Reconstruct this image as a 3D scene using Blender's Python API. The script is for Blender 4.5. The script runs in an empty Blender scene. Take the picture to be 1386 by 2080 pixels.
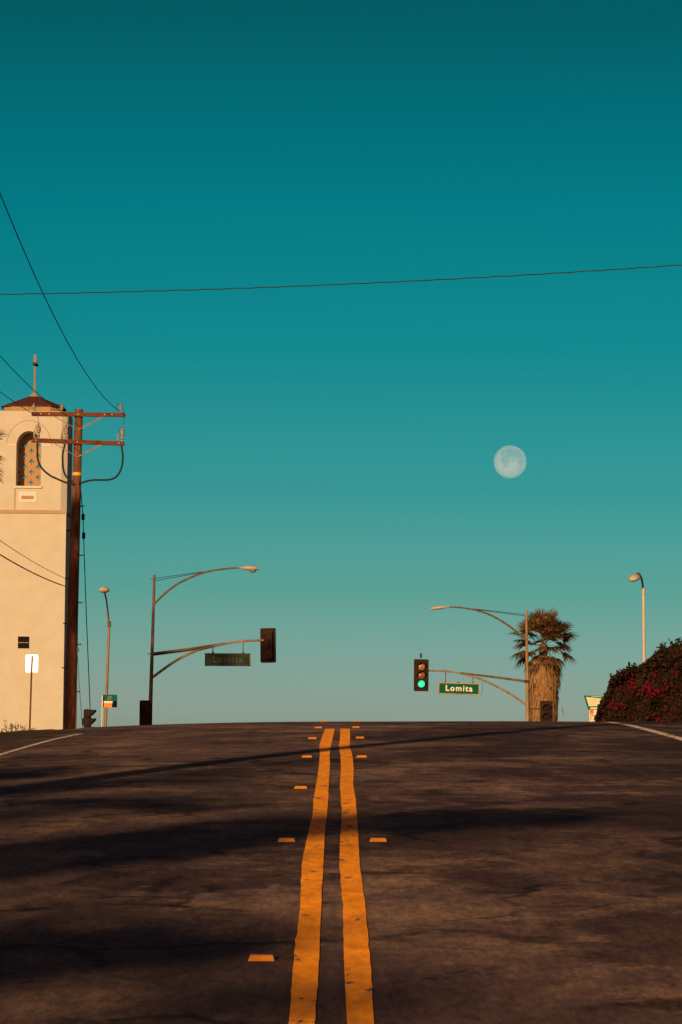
import bpy, bmesh, math, random
import numpy as np
from mathutils import Vector, Matrix, Quaternion

random.seed(7); rng = np.random.default_rng(11)
scn = bpy.context.scene
C = scn.collection

# ------------------------------------------------------------------ camera
FPX = 7380.0                      # focal length in pixels of the 1386 x 2080 photograph (long lens)
PITCH = math.atan(.08); ROLL = .010
cp, sp = math.cos(PITCH), math.sin(PITCH); cr, sr = math.cos(ROLL), math.sin(ROLL)
FWD = Vector((0, cp, sp)); UP0 = Vector((0, -sp, cp)); RT0 = Vector((1, 0, 0))
RT = RT0*cr + UP0*sr; UP = UP0*cr - RT0*sr
cam = bpy.data.cameras.new('camera'); camo = bpy.data.objects.new('camera', cam); C.objects.link(camo)
cam.sensor_fit = 'VERTICAL'; cam.sensor_height = 36; cam.lens = FPX/2080*36
cam.clip_start = .1; cam.clip_end = 20000
camo.matrix_world = Matrix(((RT.x, UP.x, -FWD.x, 0), (RT.y, UP.y, -FWD.y, 0), (RT.z, UP.z, -FWD.z, 0), (0, 0, 0, 1)))
scn.camera = camo

# ------------------------------------------------------------------ light
SUN_AZ = math.radians(15.0)       # behind the camera, a little to the left
SUN_EL = math.radians(9.0)
SUNV = Vector((math.sin(SUN_AZ)*math.cos(SUN_EL), math.cos(SUN_AZ)*math.cos(SUN_EL), -math.sin(SUN_EL)))
sl = bpy.data.lights.new('sun', 'SUN'); so = bpy.data.objects.new('sun', sl); C.objects.link(so)
sl.energy = 5.0; sl.angle = math.radians(.53); sl.color = (1, .62, .29)
so.rotation_euler = SUNV.to_track_quat('-Z', 'Y').to_euler(); so.location = (-20, -60, 40)

w = bpy.data.worlds.new('World'); scn.world = w; w.use_nodes = True
nt = w.node_tree; nt.nodes.clear()
wo = nt.nodes.new('ShaderNodeOutputWorld'); bg = nt.nodes.new('ShaderNodeBackground')
sky = nt.nodes.new('ShaderNodeTexSky'); sky.sky_type = 'NISHITA'; sky.sun_disc = False
sky.sun_elevation = SUN_EL; sky.sun_rotation = math.pi + SUN_AZ
sky.air_density = 1; sky.dust_density = 1; sky.ozone_density = 3
tc = nt.nodes.new('ShaderNodeTexCoord'); sx = nt.nodes.new('ShaderNodeSeparateXYZ')
mr = nt.nodes.new('ShaderNodeMapRange'); mr.inputs[1].default_value = 0; mr.inputs[2].default_value = .25
rp = nt.nodes.new('ShaderNodeValToRGB'); mx = nt.nodes.new('ShaderNodeMix'); mx.data_type = 'RGBA'; mx.blend_type = 'MULTIPLY'
mx.inputs[0].default_value = 1
nt.links.new(tc.outputs['Generated'], sx.inputs[0]); nt.links.new(sx.outputs[2], mr.inputs[0]); nt.links.new(mr.outputs[0], rp.inputs[0])
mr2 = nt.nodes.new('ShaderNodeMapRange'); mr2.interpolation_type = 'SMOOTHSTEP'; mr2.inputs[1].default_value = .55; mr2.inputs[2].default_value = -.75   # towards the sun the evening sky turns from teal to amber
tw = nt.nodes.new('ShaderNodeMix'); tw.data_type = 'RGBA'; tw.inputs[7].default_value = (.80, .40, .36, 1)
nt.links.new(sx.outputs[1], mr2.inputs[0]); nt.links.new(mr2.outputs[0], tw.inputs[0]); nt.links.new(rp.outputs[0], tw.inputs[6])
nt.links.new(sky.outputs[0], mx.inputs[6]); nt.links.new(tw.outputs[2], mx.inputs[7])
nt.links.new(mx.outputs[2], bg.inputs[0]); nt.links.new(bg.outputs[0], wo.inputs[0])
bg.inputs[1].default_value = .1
SKY = [(0.1005, (0.9271, 1.0882, 1.3254)), (0.2329, (0.3499, 0.8504, 0.8338)), (0.3404, (0.1485, 0.7319, 0.6951)), (0.4924, (0.03, 0.6361, 0.5699)), (0.6578, (0.0063, 0.548, 0.4737)), (0.7611, (0.0052, 0.4545, 0.3799)), (0.8553, (0.0077, 0.3499, 0.276))]   # teal tint of the clear evening air, by height above the horizon
rp.color_ramp.elements[0].position, rp.color_ramp.elements[1].position = SKY[0][0], SKY[-1][0]
for q, c in SKY[1:-1]: rp.color_ramp.elements.new(q)
for e, (q, c) in zip(rp.color_ramp.elements, SKY): e.position = q; e.color = (*c, 1)

vs = scn.view_settings; vs.view_transform = 'Standard'; vs.look = 'None'; vs.gamma = 1; vs.exposure = 0
try: vs.use_curve_mapping = False
except Exception: pass
scn.render.engine = 'CYCLES'; scn.cycles.max_bounces = 6; scn.cycles.transparent_max_bounces = 12

# ------------------------------------------------------------------ the lie of the land (camera eye = origin)
def depth(Y):
    if Y <= 52: return 1.44 + .0195*Y + .00023*Y*Y
    t = Y - 52
    if t <= 18: return 3.076 + .0434*t + .00072*t*t
    t = Y - 70
    if t <= 80: return 4.09 + .0693*t + .0005*t*t
    t = Y - 150
    return 12.834 + .135*min(t, 150) + .085*max(0, t - 150)
def cross(X):
    if X < 0:
        x = max(X, -9); return .010*x - .0055*x*x
    return .012*min(X, 3) + .004*max(0, min(X, 9) - 3)
def gz(X, Y): return .08*Y - depth(Y) + cross(X)
def at(x, y, Y):
    """a point Y metres ahead, seen at pixel x, y of the photograph"""
    d = FWD + RT*((x - 693)/FPX) + UP*((1040 - y)/FPX)
    return d*(Y/d.y)

# ------------------------------------------------------------------ materials
def mat(name, col, rough=.7, spec=.3, var=.15, scale=6., bump=0., metal=0., drough=0., col2=None, stretch=(1, 1, 1), detail=6, bscale=None, bdist=.02, obj=True):
    m = bpy.data.materials.new(name); m.use_nodes = True; t = m.node_tree; b = t.nodes['Principled BSDF']
    b.inputs['Roughness'].default_value = rough; b.inputs['Specular IOR Level'].default_value = spec; b.inputs['Metallic'].default_value = metal
    b.inputs['Diffuse Roughness'].default_value = drough
    c = t.nodes.new('ShaderNodeTexCoord'); mp = t.nodes.new('ShaderNodeMapping'); mp.inputs['Scale'].default_value = stretch
    t.links.new(c.outputs['Object'], mp.inputs[0])
    n = t.nodes.new('ShaderNodeTexNoise'); n.inputs['Scale'].default_value = scale; n.inputs['Detail'].default_value = detail; n.inputs['Roughness'].default_value = .62
    t.links.new(mp.outputs[0], n.inputs['Vector'])
    r = t.nodes.new('ShaderNodeValToRGB'); e = r.color_ramp.elements
    e[0].position = .32; e[1].position = .7
    c2 = col2 if col2 else [v*(1 + var) for v in col]
    e[0].color = (*[v*(1 - var) for v in col], 1); e[1].color = (*c2, 1)
    t.links.new(n.outputs[0], r.inputs[0]); t.links.new(r.outputs[0], b.inputs['Base Color'])
    if bump:
        bn = t.nodes.new('ShaderNodeBump'); bn.inputs['Strength'].default_value = bump; bn.inputs['Distance'].default_value = bdist
        n2 = t.nodes.new('ShaderNodeTexNoise'); n2.inputs['Scale'].default_value = bscale or scale*4; n2.inputs['Detail'].default_value = 4
        t.links.new(mp.outputs[0], n2.inputs['Vector']); t.links.new(n2.outputs[0], bn.inputs['Height']); t.links.new(bn.outputs[0], b.inputs['Normal'])
    return m

def asphalt():
    m = bpy.data.materials.new('worn asphalt'); m.use_nodes = True; t = m.node_tree; b = t.nodes['Principled BSDF']
    b.inputs['Roughness'].default_value = .95; b.inputs['Specular IOR Level'].default_value = .06; b.inputs['Diffuse Roughness'].default_value = .9
    L = t.links.new; N = t.nodes.new
    c = N('ShaderNodeTexCoord')
    def noise(sc, det=5, ro=.6, st=(1, 1, 1), dist=0):
        mp = N('ShaderNodeMapping'); mp.inputs['Scale'].default_value = st; L(c.outputs['Object'], mp.inputs[0])
        n = N('ShaderNodeTexNoise'); n.inputs['Scale'].default_value = sc; n.inputs['Detail'].default_value = det
        n.inputs['Roughness'].default_value = ro; n.inputs['Distortion'].default_value = dist
        L(mp.outputs[0], n.inputs['Vector']); return n
    def ramp(src, stops):
        r = N('ShaderNodeValToRGB'); e = r.color_ramp.elements
        while len(e) < len(stops): e.new(.5)
        for k, (q, v) in zip(e, stops): k.position = q; k.color = (*v, 1) if isinstance(v, tuple) else (v, v, v, 1)
        L(src, r.inputs[0]); return r
    def mul(a, bb, fac=1.0, mode='MULTIPLY'):
        x = N('ShaderNodeMix'); x.data_type = 'RGBA'; x.blend_type = mode; x.inputs[0].default_value = fac
        L(a, x.inputs[6]); L(bb, x.inputs[7]); return x
    patch = noise(.95, 9, .72, (.9, .42, 1), .25)
    pr = ramp(patch.outputs[0], [(.40, (.036, .024, .028)), (.49, (.046, .031, .033)), (.54, (.064, .044, .041)), (.62, (.084, .058, .050)), (.74, (.112, .080, .064))])
    fine = noise(30, 6, .8, (1, .16, 1)); fr = ramp(fine.outputs[0], [(.28, .45), (.72, 1.5)])
    mid = noise(7, 6, .75, (1, .22, 1)); md = ramp(mid.outputs[0], [(.3, .66), (.7, 1.28)])
    big = noise(.16, 3, .5, (1.6, .6, 1)); bgr = ramp(big.outputs[0], [(.40, .72), (.60, 1.16)])
    a = mul(pr.outputs[0], fr.outputs[0]); a = mul(a.outputs[2], md.outputs[0]); a = mul(a.outputs[2], bgr.outputs[0])
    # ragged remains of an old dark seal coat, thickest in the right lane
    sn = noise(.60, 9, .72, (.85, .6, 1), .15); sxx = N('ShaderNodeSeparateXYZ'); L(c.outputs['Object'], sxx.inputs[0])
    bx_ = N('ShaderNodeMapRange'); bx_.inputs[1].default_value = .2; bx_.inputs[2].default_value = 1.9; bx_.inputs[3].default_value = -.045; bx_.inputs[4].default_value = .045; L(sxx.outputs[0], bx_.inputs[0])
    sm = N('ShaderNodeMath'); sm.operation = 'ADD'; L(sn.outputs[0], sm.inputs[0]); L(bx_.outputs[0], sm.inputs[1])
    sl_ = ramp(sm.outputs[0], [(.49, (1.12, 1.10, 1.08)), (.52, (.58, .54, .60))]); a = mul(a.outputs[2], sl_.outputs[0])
    # sealed cracks: edges of warped cells, broken up by noise
    def cracks(sc, st, width, seed):
        wv = noise(1.7, 4, .6); mp = N('ShaderNodeMapping'); mp.inputs['Scale'].default_value = st; mp.inputs['Location'].default_value = (seed, seed*.7, 0)
        L(c.outputs['Object'], mp.inputs[0])
        ad = N('ShaderNodeMix'); ad.data_type = 'RGBA'; ad.blend_type = 'ADD'; ad.inputs[0].default_value = .35
        L(mp.outputs[0], ad.inputs[6]); L(wv.outputs['Color'], ad.inputs[7])
        v = N('ShaderNodeTexVoronoi'); v.feature = 'DISTANCE_TO_EDGE'; v.inputs['Scale'].default_value = sc
        L(ad.outputs[2], v.inputs['Vector'])
        br = noise(.9, 3, .5); k = ramp(br.outputs[0], [(.50, 0.), (.60, .85)])
        r = ramp(v.outputs['Distance'], [(0, .28), (width, .45), (width*1.8, 1.)])
        x = N('ShaderNodeMix'); x.data_type = 'RGBA'; L(k.outputs[0], x.inputs[0]); x.inputs[6].default_value = (1, 1, 1, 1); L(r.outputs[0], x.inputs[7])
        return x.outputs[2]
    a = mul(a.outputs[2], cracks(.34, (1, .5, 1), .012, 3.1)); a = mul(a.outputs[2], cracks(1.1, (.7, .35, 1), .018, 9.4))
    L(a.outputs[2], b.inputs['Base Color'])
    bn = N('ShaderNodeBump'); bn.inputs['Strength'].default_value = .5; bn.inputs['Distance'].default_value = .006
    L(fine.outputs[0], bn.inputs['Height']); L(bn.outputs[0], b.inputs['Normal'])
    return m

def paint(name, col, chip):
    m = bpy.data.materials.new(name); m.use_nodes = True; t = m.node_tree; b = t.nodes['Principled BSDF']; L = t.links.new; N = t.nodes.new
    b.inputs['Roughness'].default_value = .8; b.inputs['Specular IOR Level'].default_value = .12; b.inputs['Diffuse Roughness'].default_value = 1
    c = N('ShaderNodeTexCoord')
    def ns(sc, det, st):
        mp = N('ShaderNodeMapping'); mp.inputs['Scale'].default_value = st; L(c.outputs['Object'], mp.inputs[0])
        n = N('ShaderNodeTexNoise'); n.inputs['Scale'].default_value = sc; n.inputs['Detail'].default_value = det; n.inputs['Roughness'].default_value = .65
        L(mp.outputs[0], n.inputs['Vector']); return n
    n1 = ns(3, 6, (3, 1, 1)); r1 = N('ShaderNodeValToRGB'); e = r1.color_ramp.elements
    e[0].position = .3; e[1].position = .65; e[0].color = (*[v*.60 for v in col], 1); e[1].color = (*col, 1); L(n1.outputs[0], r1.inputs[0])
    n2 = ns(5, 6, (1.6, .55, 1)); r2 = N('ShaderNodeValToRGB'); e = r2.color_ramp.elements
    e[0].position = chip; e[1].position = chip + .03; e[0].color = (1, 1, 1, 1); e[1].color = (0, 0, 0, 1); L(n2.outputs[0], r2.inputs[0])
    x = N('ShaderNodeMix'); x.data_type = 'RGBA'; L(r2.outputs[0], x.inputs[0]); L(r1.outputs[0], x.inputs[6]); x.inputs[7].default_value = (.07, .05, .045, 1)
    n3 = ns(30, 6, (1, .16, 1)); r3 = N('ShaderNodeValToRGB'); e = r3.color_ramp.elements; e[0].position = .3; e[1].position = .7; e[0].color = (.70, .68, .66, 1); e[1].color = (1.12, 1.12, 1.12, 1); L(n3.outputs[0], r3.inputs[0])
    y = N('ShaderNodeMix'); y.data_type = 'RGBA'; y.blend_type = 'MULTIPLY'; y.inputs[0].default_value = 1; L(x.outputs[2], y.inputs[6]); L(r3.outputs[0], y.inputs[7])
    L(y.outputs[2], b.inputs['Base Color']); return m

M = dict(
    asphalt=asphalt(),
    yellow=paint('yellow road paint', (.54, .205, .008), .35), white=paint('white road paint', (.33, .30, .26), .43),
    dirt=mat('dry soil', (.032, .023, .019), .95, .05, .4, 1.5, .6, drough=.8),
    stucco=mat('cream stucco', (.55, .528, .455), .9, .1, .05, 1.2, .25, drough=.5, bscale=30),
    trim=mat('tan stucco trim', (.39, .285, .175), .9, .1, .08, 2, .2),
    pale=mat('pale plaster', (.64, .61, .57), .9, .1, .04, 2, .1),
    tan=mat('ochre plaster', (.36, .235, .125), .9, .1, .08, 3, .2),
    roof=mat('dark red roof tile', (.105, .034, .032), .85, .1, .35, 7, .4),
    wood=mat('creosoted pole wood', (.115, .048, .026), .85, .15, .55, 7, .8, col2=(.26, .105, .05), stretch=(3, 3, .35), bscale=14, bdist=.015),
    armwood=mat('crossarm wood', (.125, .045, .024), .85, .15, .45, 6, .5, stretch=(.5, 3, 3)),
    steel=mat('weathered galvanized steel', (.30, .26, .21), .55, .4, .25, 4, .15, metal=.15),
    rust=mat('rust stained steel', (.27, .17, .085), .65, .3, .45, 2.2, .2, stretch=(4, 4, .6), metal=.1),
    brownpole=mat('brown weathered steel', (.14, .075, .04), .65, .3, .45, 2, .2, stretch=(3, 3, .7)),
    lamp=mat('lamp housing aluminium', (.50, .43, .34), .5, .4, .15, 8),
    glass=mat('lamp glass', (.20, .19, .17), .25, .5, .2, 8),
    ceramic=mat('stained insulator', (.26, .22, .18), .45, .5, .45, 25),
    black=mat('black rubber', (.012, .012, .013), .6, .3, .3, 20),
    wire=mat('dark cable', (.018, .017, .017), .7, .2, .3, 10),
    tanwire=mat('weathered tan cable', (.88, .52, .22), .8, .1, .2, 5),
    plate=mat('sun faded black backplate', (.022, .014, .012), .85, .12, .4, 9, .1, col2=(.045, .022, .017)),
    amber=mat('dull amber lens', (.20, .095, .04), .25, .5, .4, 9), glarered=mat('red lens with sun glare', (.30, .15, .075), .25, .5, .4, 9),  # tan tone of the red lens is sun glare put into its colour
    green=mat('reflective green sheeting', (.001, .10, .05), .7, .06, .12, 8), shadegreen=mat('green sheeting in shade', (.010, .055, .025), .6, .3, .5, 3),  # second green is darkened by colour: tree shade on the left name sign
    signwhite=mat('white sheeting', (.72, .68, .58), .5, .3, .06, 10), frame=mat('sign frame aluminium', (.36, .25, .14), .6, .2, .2, 10),
    shadeframe=mat('sign frame in shade', (.06, .045, .038), .6, .3, .3, 10),  # frame colour darkened to stand for shade on the left name sign
    alu=mat('bare bright aluminium sheet', (.93, .93, .93), .36, .5, .02, 10, metal=1),
    teal=mat('teal sign film', (.002, .11, .12), .7, .06, .1, 10), orange=mat('orange sign film', (.62, .19, .02), .5, .3, .1, 10),
    red=mat('red sign film', (.55, .075, .03), .5, .3, .2, 10), darktext=mat('faded grey lettering', (.45, .43, .30), .6, .2, .1, 10),
    darksheet=mat('dark sheeting', (.006, .007, .009), .8, .04, .2, 10), cream=mat('cream sheeting', (.68, .60, .44), .6, .2, .08, 6),
    dull=mat('dull lettering', (.16, .14, .12), .6, .2, .3, 4),  # on the left name sign this dark tone is painted shade
    yband=mat('yellow pole band', (.75, .38, .04), .5, .3, .1, 20),
    rpm=mat('yellow marker plastic', (.62, .23, .02), .45, .4, .2, 30), rpmred=mat('orange reflector', (.55, .11, .012), .3, .5, .2, 30),
    darkglass=mat('dark louvre', (.014, .010, .010), .9, .05, .2, 4),
    bark=mat('tree bark', (.11, .075, .05), .95, .05, .4, 8, .6),
    thatch=mat('dry palm thatch', (.24, .135, .06), .95, .05, .5, 6, .3, col2=(.40, .24, .11), stretch=(3, 3, .5)),
    weed=mat('dry weed stalk', (.10, .065, .03), .9, .05, .3, 20),
)
def leafmat(name, cols):
    m = bpy.data.materials.new(name); m.use_nodes = True; t = m.node_tree; b = t.nodes['Principled BSDF']
    b.inputs['Roughness'].default_value = .75; b.inputs['Specular IOR Level'].default_value = .18
    g = t.nodes.new('ShaderNodeNewGeometry'); r = t.nodes.new('ShaderNodeValToRGB'); e = r.color_ramp.elements
    while len(e) < len(cols): e.new(.5)
    for i, (k, c) in enumerate(zip(e, cols)): k.position = i/(len(cols) - 1); k.color = (*c, 1)
    t.links.new(g.outputs['Random Per Island'], r.inputs[0]); t.links.new(r.outputs[0], b.inputs['Base Color']); return m
M['brace'] = mat('dull brace steel', (.19, .15, .115), .7, .3, .3, 6)
M['spire'] = mat('weathered tan metal', (.26, .175, .12), .7, .2, .15, 3)
M['sgreen'] = mat('bright green sign cabinet', (.002, .17, .05), .7, .06, .1, 5)
M['darklens'] = mat('unlit dark lens', (.02, .014, .012), .9, .05, .3, 9)
M['frond'] = leafmat('palm leaflet', [(.028, .019, .011), (.045, .029, .014), (.09, .052, .021), (.19, .098, .034), (.036, .025, .013)])
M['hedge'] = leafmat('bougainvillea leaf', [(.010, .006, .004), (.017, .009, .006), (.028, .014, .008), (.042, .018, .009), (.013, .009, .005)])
M['bract'] = leafmat('magenta bract', [(.055, .002, .008), (.10, .003, .016), (.14, .004, .022), (.04, .002, .007)])
M['leaf'] = leafmat('street tree leaf', [(.03, .04, .012), (.05, .06, .02), (.07, .07, .025)])
M['hedgecore'] = mat('dark twigs', (.018, .012, .008), .95, .03, .4, 12)
def emit(name, col, s):
    m = bpy.data.materials.new(name); m.use_nodes = True; b = m.node_tree.nodes['Principled BSDF']
    b.inputs['Base Color'].default_value = (*[c*.5 for c in col], 1); b.inputs['Emission Color'].default_value = (*col, 1); b.inputs['Emission Strength'].default_value = s
    return m
M['go'] = emit('lit green lens', (.02, .95, .50), .85)

# ------------------------------------------------------------------ builders
class MB:
    def __init__(s): s.v = []; s.f = []
    def add(s, vs, fs):
        o = len(s.v); s.v += [Vector(v) for v in vs]; s.f += [[i + o for i in f] for f in fs]; return s
    def box(s, c, dx, dy, dz, ax=None):
        c = Vector(c); X, Y, Z = ax if ax else (Vector((1, 0, 0)), Vector((0, 1, 0)), Vector((0, 0, 1)))
        vs = [c + X*(dx/2*a) + Y*(dy/2*b) + Z*(dz/2*d) for d in (-1, 1) for b in (-1, 1) for a in (-1, 1)]
        return s.add(vs, [(0, 2, 3, 1), (4, 5, 7, 6), (0, 1, 5, 4), (2, 6, 7, 3), (0, 4, 6, 2), (1, 3, 7, 5)])
    def tube(s, pts, rad, n=8, cap=True, ez=1.0):
        pts = [Vector(p) for p in pts]; rad = rad if isinstance(rad, (list, tuple)) else [rad]*len(pts)
        o = len(s.v); prev = None
        for i, (p, r) in enumerate(zip(pts, rad)):
            t = (pts[min(i + 1, len(pts) - 1)] - pts[max(i - 1, 0)]).normalized()
            if prev is None:
                a = Vector((0, 0, 1)) if abs(t.z) < .9 else Vector((0, 1, 0)); u = t.cross(a).normalized()
            else: u = (prev - t*prev.dot(t)).normalized()
            prev = u; v = t.cross(u)
            for k in range(n):
                an = 2*math.pi*k/n; s.v.append(p + u*(r*math.cos(an)) + v*(r*ez*math.sin(an)))
        for i in range(len(pts) - 1):
            for k in range(n): s.f.append([o + i*n + k, o + i*n + (k + 1) % n, o + (i + 1)*n + (k + 1) % n, o + (i + 1)*n + k])
        if cap:
            s.f.append([o + k for k in range(n)][::-1]); s.f.append([o + (len(pts) - 1)*n + k for k in range(n)])
        return s
    def prism(s, poly, a, b):
        """extrude polygon (list of (x, z)) from y=a to y=b"""
        n = len(poly); vs = [(x, a, z) for x, z in poly] + [(x, b, z) for x, z in poly]
        fs = [list(range(n)), [n + i for i in range(n)][::-1]] + [[(i + 1) % n, i, n + i, n + (i + 1) % n] for i in range(n)]
        return s.add(vs, fs)
    def lathe(s, prof, c, ax=None, n=14):
        c = Vector(c); X, Y, Z = ax if ax else (Vector((1, 0, 0)), Vector((0, 1, 0)), Vector((0, 0, 1))); o = len(s.v)
        for r, z in prof:
            for k in range(n):
                an = 2*math.pi*k/n; s.v.append(c + X*(r*math.cos(an)) + Y*(r*math.sin(an)) + Z*z)
        for i in range(len(prof) - 1):
            for k in range(n): s.f.append([o + i*n + k, o + i*n + (k + 1) % n, o + (i + 1)*n + (k + 1) % n, o + (i + 1)*n + k])
        s.f.append([o + k for k in range(n)][::-1]); s.f.append([o + (len(prof) - 1)*n + k for k in range(n)]); return s
    def build(s, name, m, parent=None, smooth=False, origin=None, fixn=False):
        """vertices are world positions; the object's origin is its parent's (or the given one)"""
        org = Vector(origin) if origin is not None else (wloc(parent) if parent else Vector())
        me = bpy.data.meshes.new(name); me.from_pydata([v - org for v in s.v], [], s.f); me.materials.append(m)
        if smooth:
            me.polygons.foreach_set('use_smooth', [True]*len(me.polygons))
            try: me.set_sharp_from_angle(angle=math.radians(40))
            except Exception: pass
        me.update()
        if fixn:
            bm = bmesh.new(); bm.from_mesh(me); bmesh.ops.remove_doubles(bm, verts=bm.verts, dist=1e-4); bmesh.ops.recalc_face_normals(bm, faces=bm.faces); bm.to_mesh(me); bm.free()
        o = bpy.data.objects.new(name, me); C.objects.link(o)
        if parent: o.parent = parent
        else: o.location = org
        return o
def wloc(o):
    l = Vector()
    while o: l = l + o.location; o = o.parent
    return l
def tag(o, label=None, cat=None, group=None, kind=None):
    for k, v in (('label', label), ('category', cat), ('group', group), ('kind', kind)):
        if v: o[k] = v
    return o
def empty(name, loc, label=None, cat=None, group=None):
    o = bpy.data.objects.new(name, None); C.objects.link(o); o.location = loc; o.empty_display_size = .2
    return tag(o, label, cat, group)
def copy_tree(o, parent=None):
    c = o.copy(); C.objects.link(c); c.parent = parent
    for ch in list(o.children): copy_tree(ch, c)
    return c
def npmesh(name, V, Fq, m, parent=None, origin=(0, 0, 0)):
    me = bpy.data.meshes.new(name); V = np.asarray(V, float).reshape(-1, 3) - np.array(origin); k = Fq.shape[1]
    me.vertices.add(len(V)); me.vertices.foreach_set('co', V.ravel())
    me.loops.add(Fq.size); me.loops.foreach_set('vertex_index', Fq.ravel().astype(np.int32))
    me.polygons.add(len(Fq)); me.polygons.foreach_set('loop_start', np.arange(0, Fq.size, k, dtype=np.int32))
    me.update(calc_edges=True); me.materials.append(m)
    o = bpy.data.objects.new(name, me); C.objects.link(o)
    if parent: o.parent = parent
    else: o.location = origin
    return o
def leaves(P, size, rs=rng, aspect=.6, up=None):
    """leaf quads (folded kites) at points P"""
    n = len(P); a = rs.normal(size=(n, 3)); a /= np.linalg.norm(a, axis=1)[:, None]
    b = rs.normal(size=(n, 3)); b -= a*(a*b).sum(1)[:, None]; b /= np.linalg.norm(b, axis=1)[:, None]
    s = (size*rs.uniform(.6, 1.4, n))[:, None]
    V = np.stack([P - a*s*.5, P + b*s*aspect*.5, P + a*s*.5, P - b*s*aspect*.5], 1).reshape(-1, 3)
    return V, np.arange(4*n).reshape(-1, 4)
def text(body, size, m, name, parent, loc, depthy=.004, bold=.0, rotz=0, spacing=1.0):
    cu = bpy.data.curves.new(name, 'FONT'); cu.body = body; cu.size = size; cu.extrude = depthy; cu.offset = bold; cu.align_x = 'CENTER'; cu.align_y = 'CENTER'
    cu.space_character = spacing; cu.resolution_u = 3
    o = bpy.data.objects.new(name + '_tmp', cu); C.objects.link(o); bpy.context.view_layer.update()
    me = bpy.data.meshes.new_from_object(o.evaluated_get(bpy.context.evaluated_depsgraph_get())); bpy.data.objects.remove(o)
    me.materials.clear(); me.materials.append(m)
    t = bpy.data.objects.new(name, me); C.objects.link(t); t.parent = parent; t.location = loc; t.rotation_euler = (math.pi/2, 0, rotz)
    return t

# ------------------------------------------------------------------ ground, roads and markings
def sheet(name, xs, ys, dz, m, zf=None):
    xs = list(xs); ys = list(ys); zf = zf or (lambda X, Y: gz(X, Y) + dz)
    V = [(x, y, zf(x, y)) for y in ys for x in xs]; n = len(xs)
    Fq = [(j*n + i, j*n + i + 1, (j + 1)*n + i + 1, (j + 1)*n + i) for j in range(len(ys) - 1) for i in range(n - 1)]
    return MB().add(V, Fq).build(name, m, smooth=True)
ys_ = list(np.arange(-60, 160, 1.0)) + list(np.arange(160, 320, 4)) + [340, 380, 450, 600, 900, 1500, 3000, 6000]
xs_ = [-3000, -1200, -500, -200, -90, -45, -25, -16, -12, -10] + list(np.arange(-9, 9.01, .5)) + [10, 12, 16, 25, 45, 90, 200, 500, 1200, 3000]
def ground_z(X, Y):
    z = gz(X, Y) - (.07 if -4.2 < X < 8.4 else .0)
    if X < -4.2: z += .05*math.sin(X*2.1 + Y*.7)*math.sin(Y*1.3) - .03
    if X > 8.4: z += .05
    return z
tag(sheet('ground', xs_, ys_, 0, M['dirt'], ground_z), kind='structure')
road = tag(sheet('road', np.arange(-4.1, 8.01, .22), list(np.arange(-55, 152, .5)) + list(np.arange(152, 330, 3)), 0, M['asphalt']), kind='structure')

def stripe(name, rows, m, dz=.0035):
    """rows: (Y, left X, right X); a sheet of paint laid on the road"""
    Y0 = np.array([r[0] for r in rows]); A = np.array([r[1] for r in rows]); B = np.array([r[2] for r in rows])
    ys = np.arange(Y0[0], Y0[-1] + .01, .2); V = []; Fq = []
    jit = np.random.default_rng(len(name) + int(rows[0][1]*100) % 97)
    for y in ys:
        a = np.interp(y, Y0, A) + jit.normal(0, .0012); b = np.interp(y, Y0, B) + jit.normal(0, .0012)
        for k in range(4):
            x = a + (b - a)*k/3; V.append((x, y, gz(x, y) + dz))
    for j in range(len(ys) - 1):
        for k in range(3): Fq.append((j*4 + k, j*4 + k + 1, j*4 + k + 5, j*4 + k + 4))
    o = MB().add(V, Fq).build(name, m); o.parent = road; return o
LINES = [(-50, -.165, -.065, .035, .135), (6, -.16, -.066, .036, .132), (12.24, -.156, -.070, .037, .129), (14.46, -.169, -.068, .029, .132), (17.06, -.172, -.074, .026, .131),
    (19.78, -.194, -.076, .010, .12), (22.24, -.186, -.081, .015, .125), (24.92, -.171, -.074, .027, .128), (26.88, -.182, -.073, .021, .13), (29.32, -.18, -.077, .014, .121),
    (32.7, -.178, -.076, .023, .138), (36.74, -.189, -.09, .02, .139), (39.78, -.212, -.085, .001, .123), (43.7, -.209, -.073, .015, .137), (50.0, -.185, -.057, .023, .153)]
tag(stripe('centre_line', [(r[0], r[1], r[2]) for r in LINES], M['yellow']), 'left yellow stripe of the double centre line')
tag(stripe('centre_line', [(r[0], r[3], r[4]) for r in LINES], M['yellow']), 'right yellow stripe of the double centre line')
tag(stripe('edge_line', [(-50, -3.71, -3.61), (39.5, -3.71, -3.63), (46, -3.69, -3.61), (50, -3.60, -3.50)], M['white']), 'thin worn white line along the left edge of the road')
tag(stripe('edge_line', [(-50, 3.98, 4.10), (43, 4.02, 4.15), (48, 4.09, 4.23), (54, 4.19, 4.33), (59, 4.25, 4.39)], M['white']), 'white line along the right edge of the road')

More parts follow.
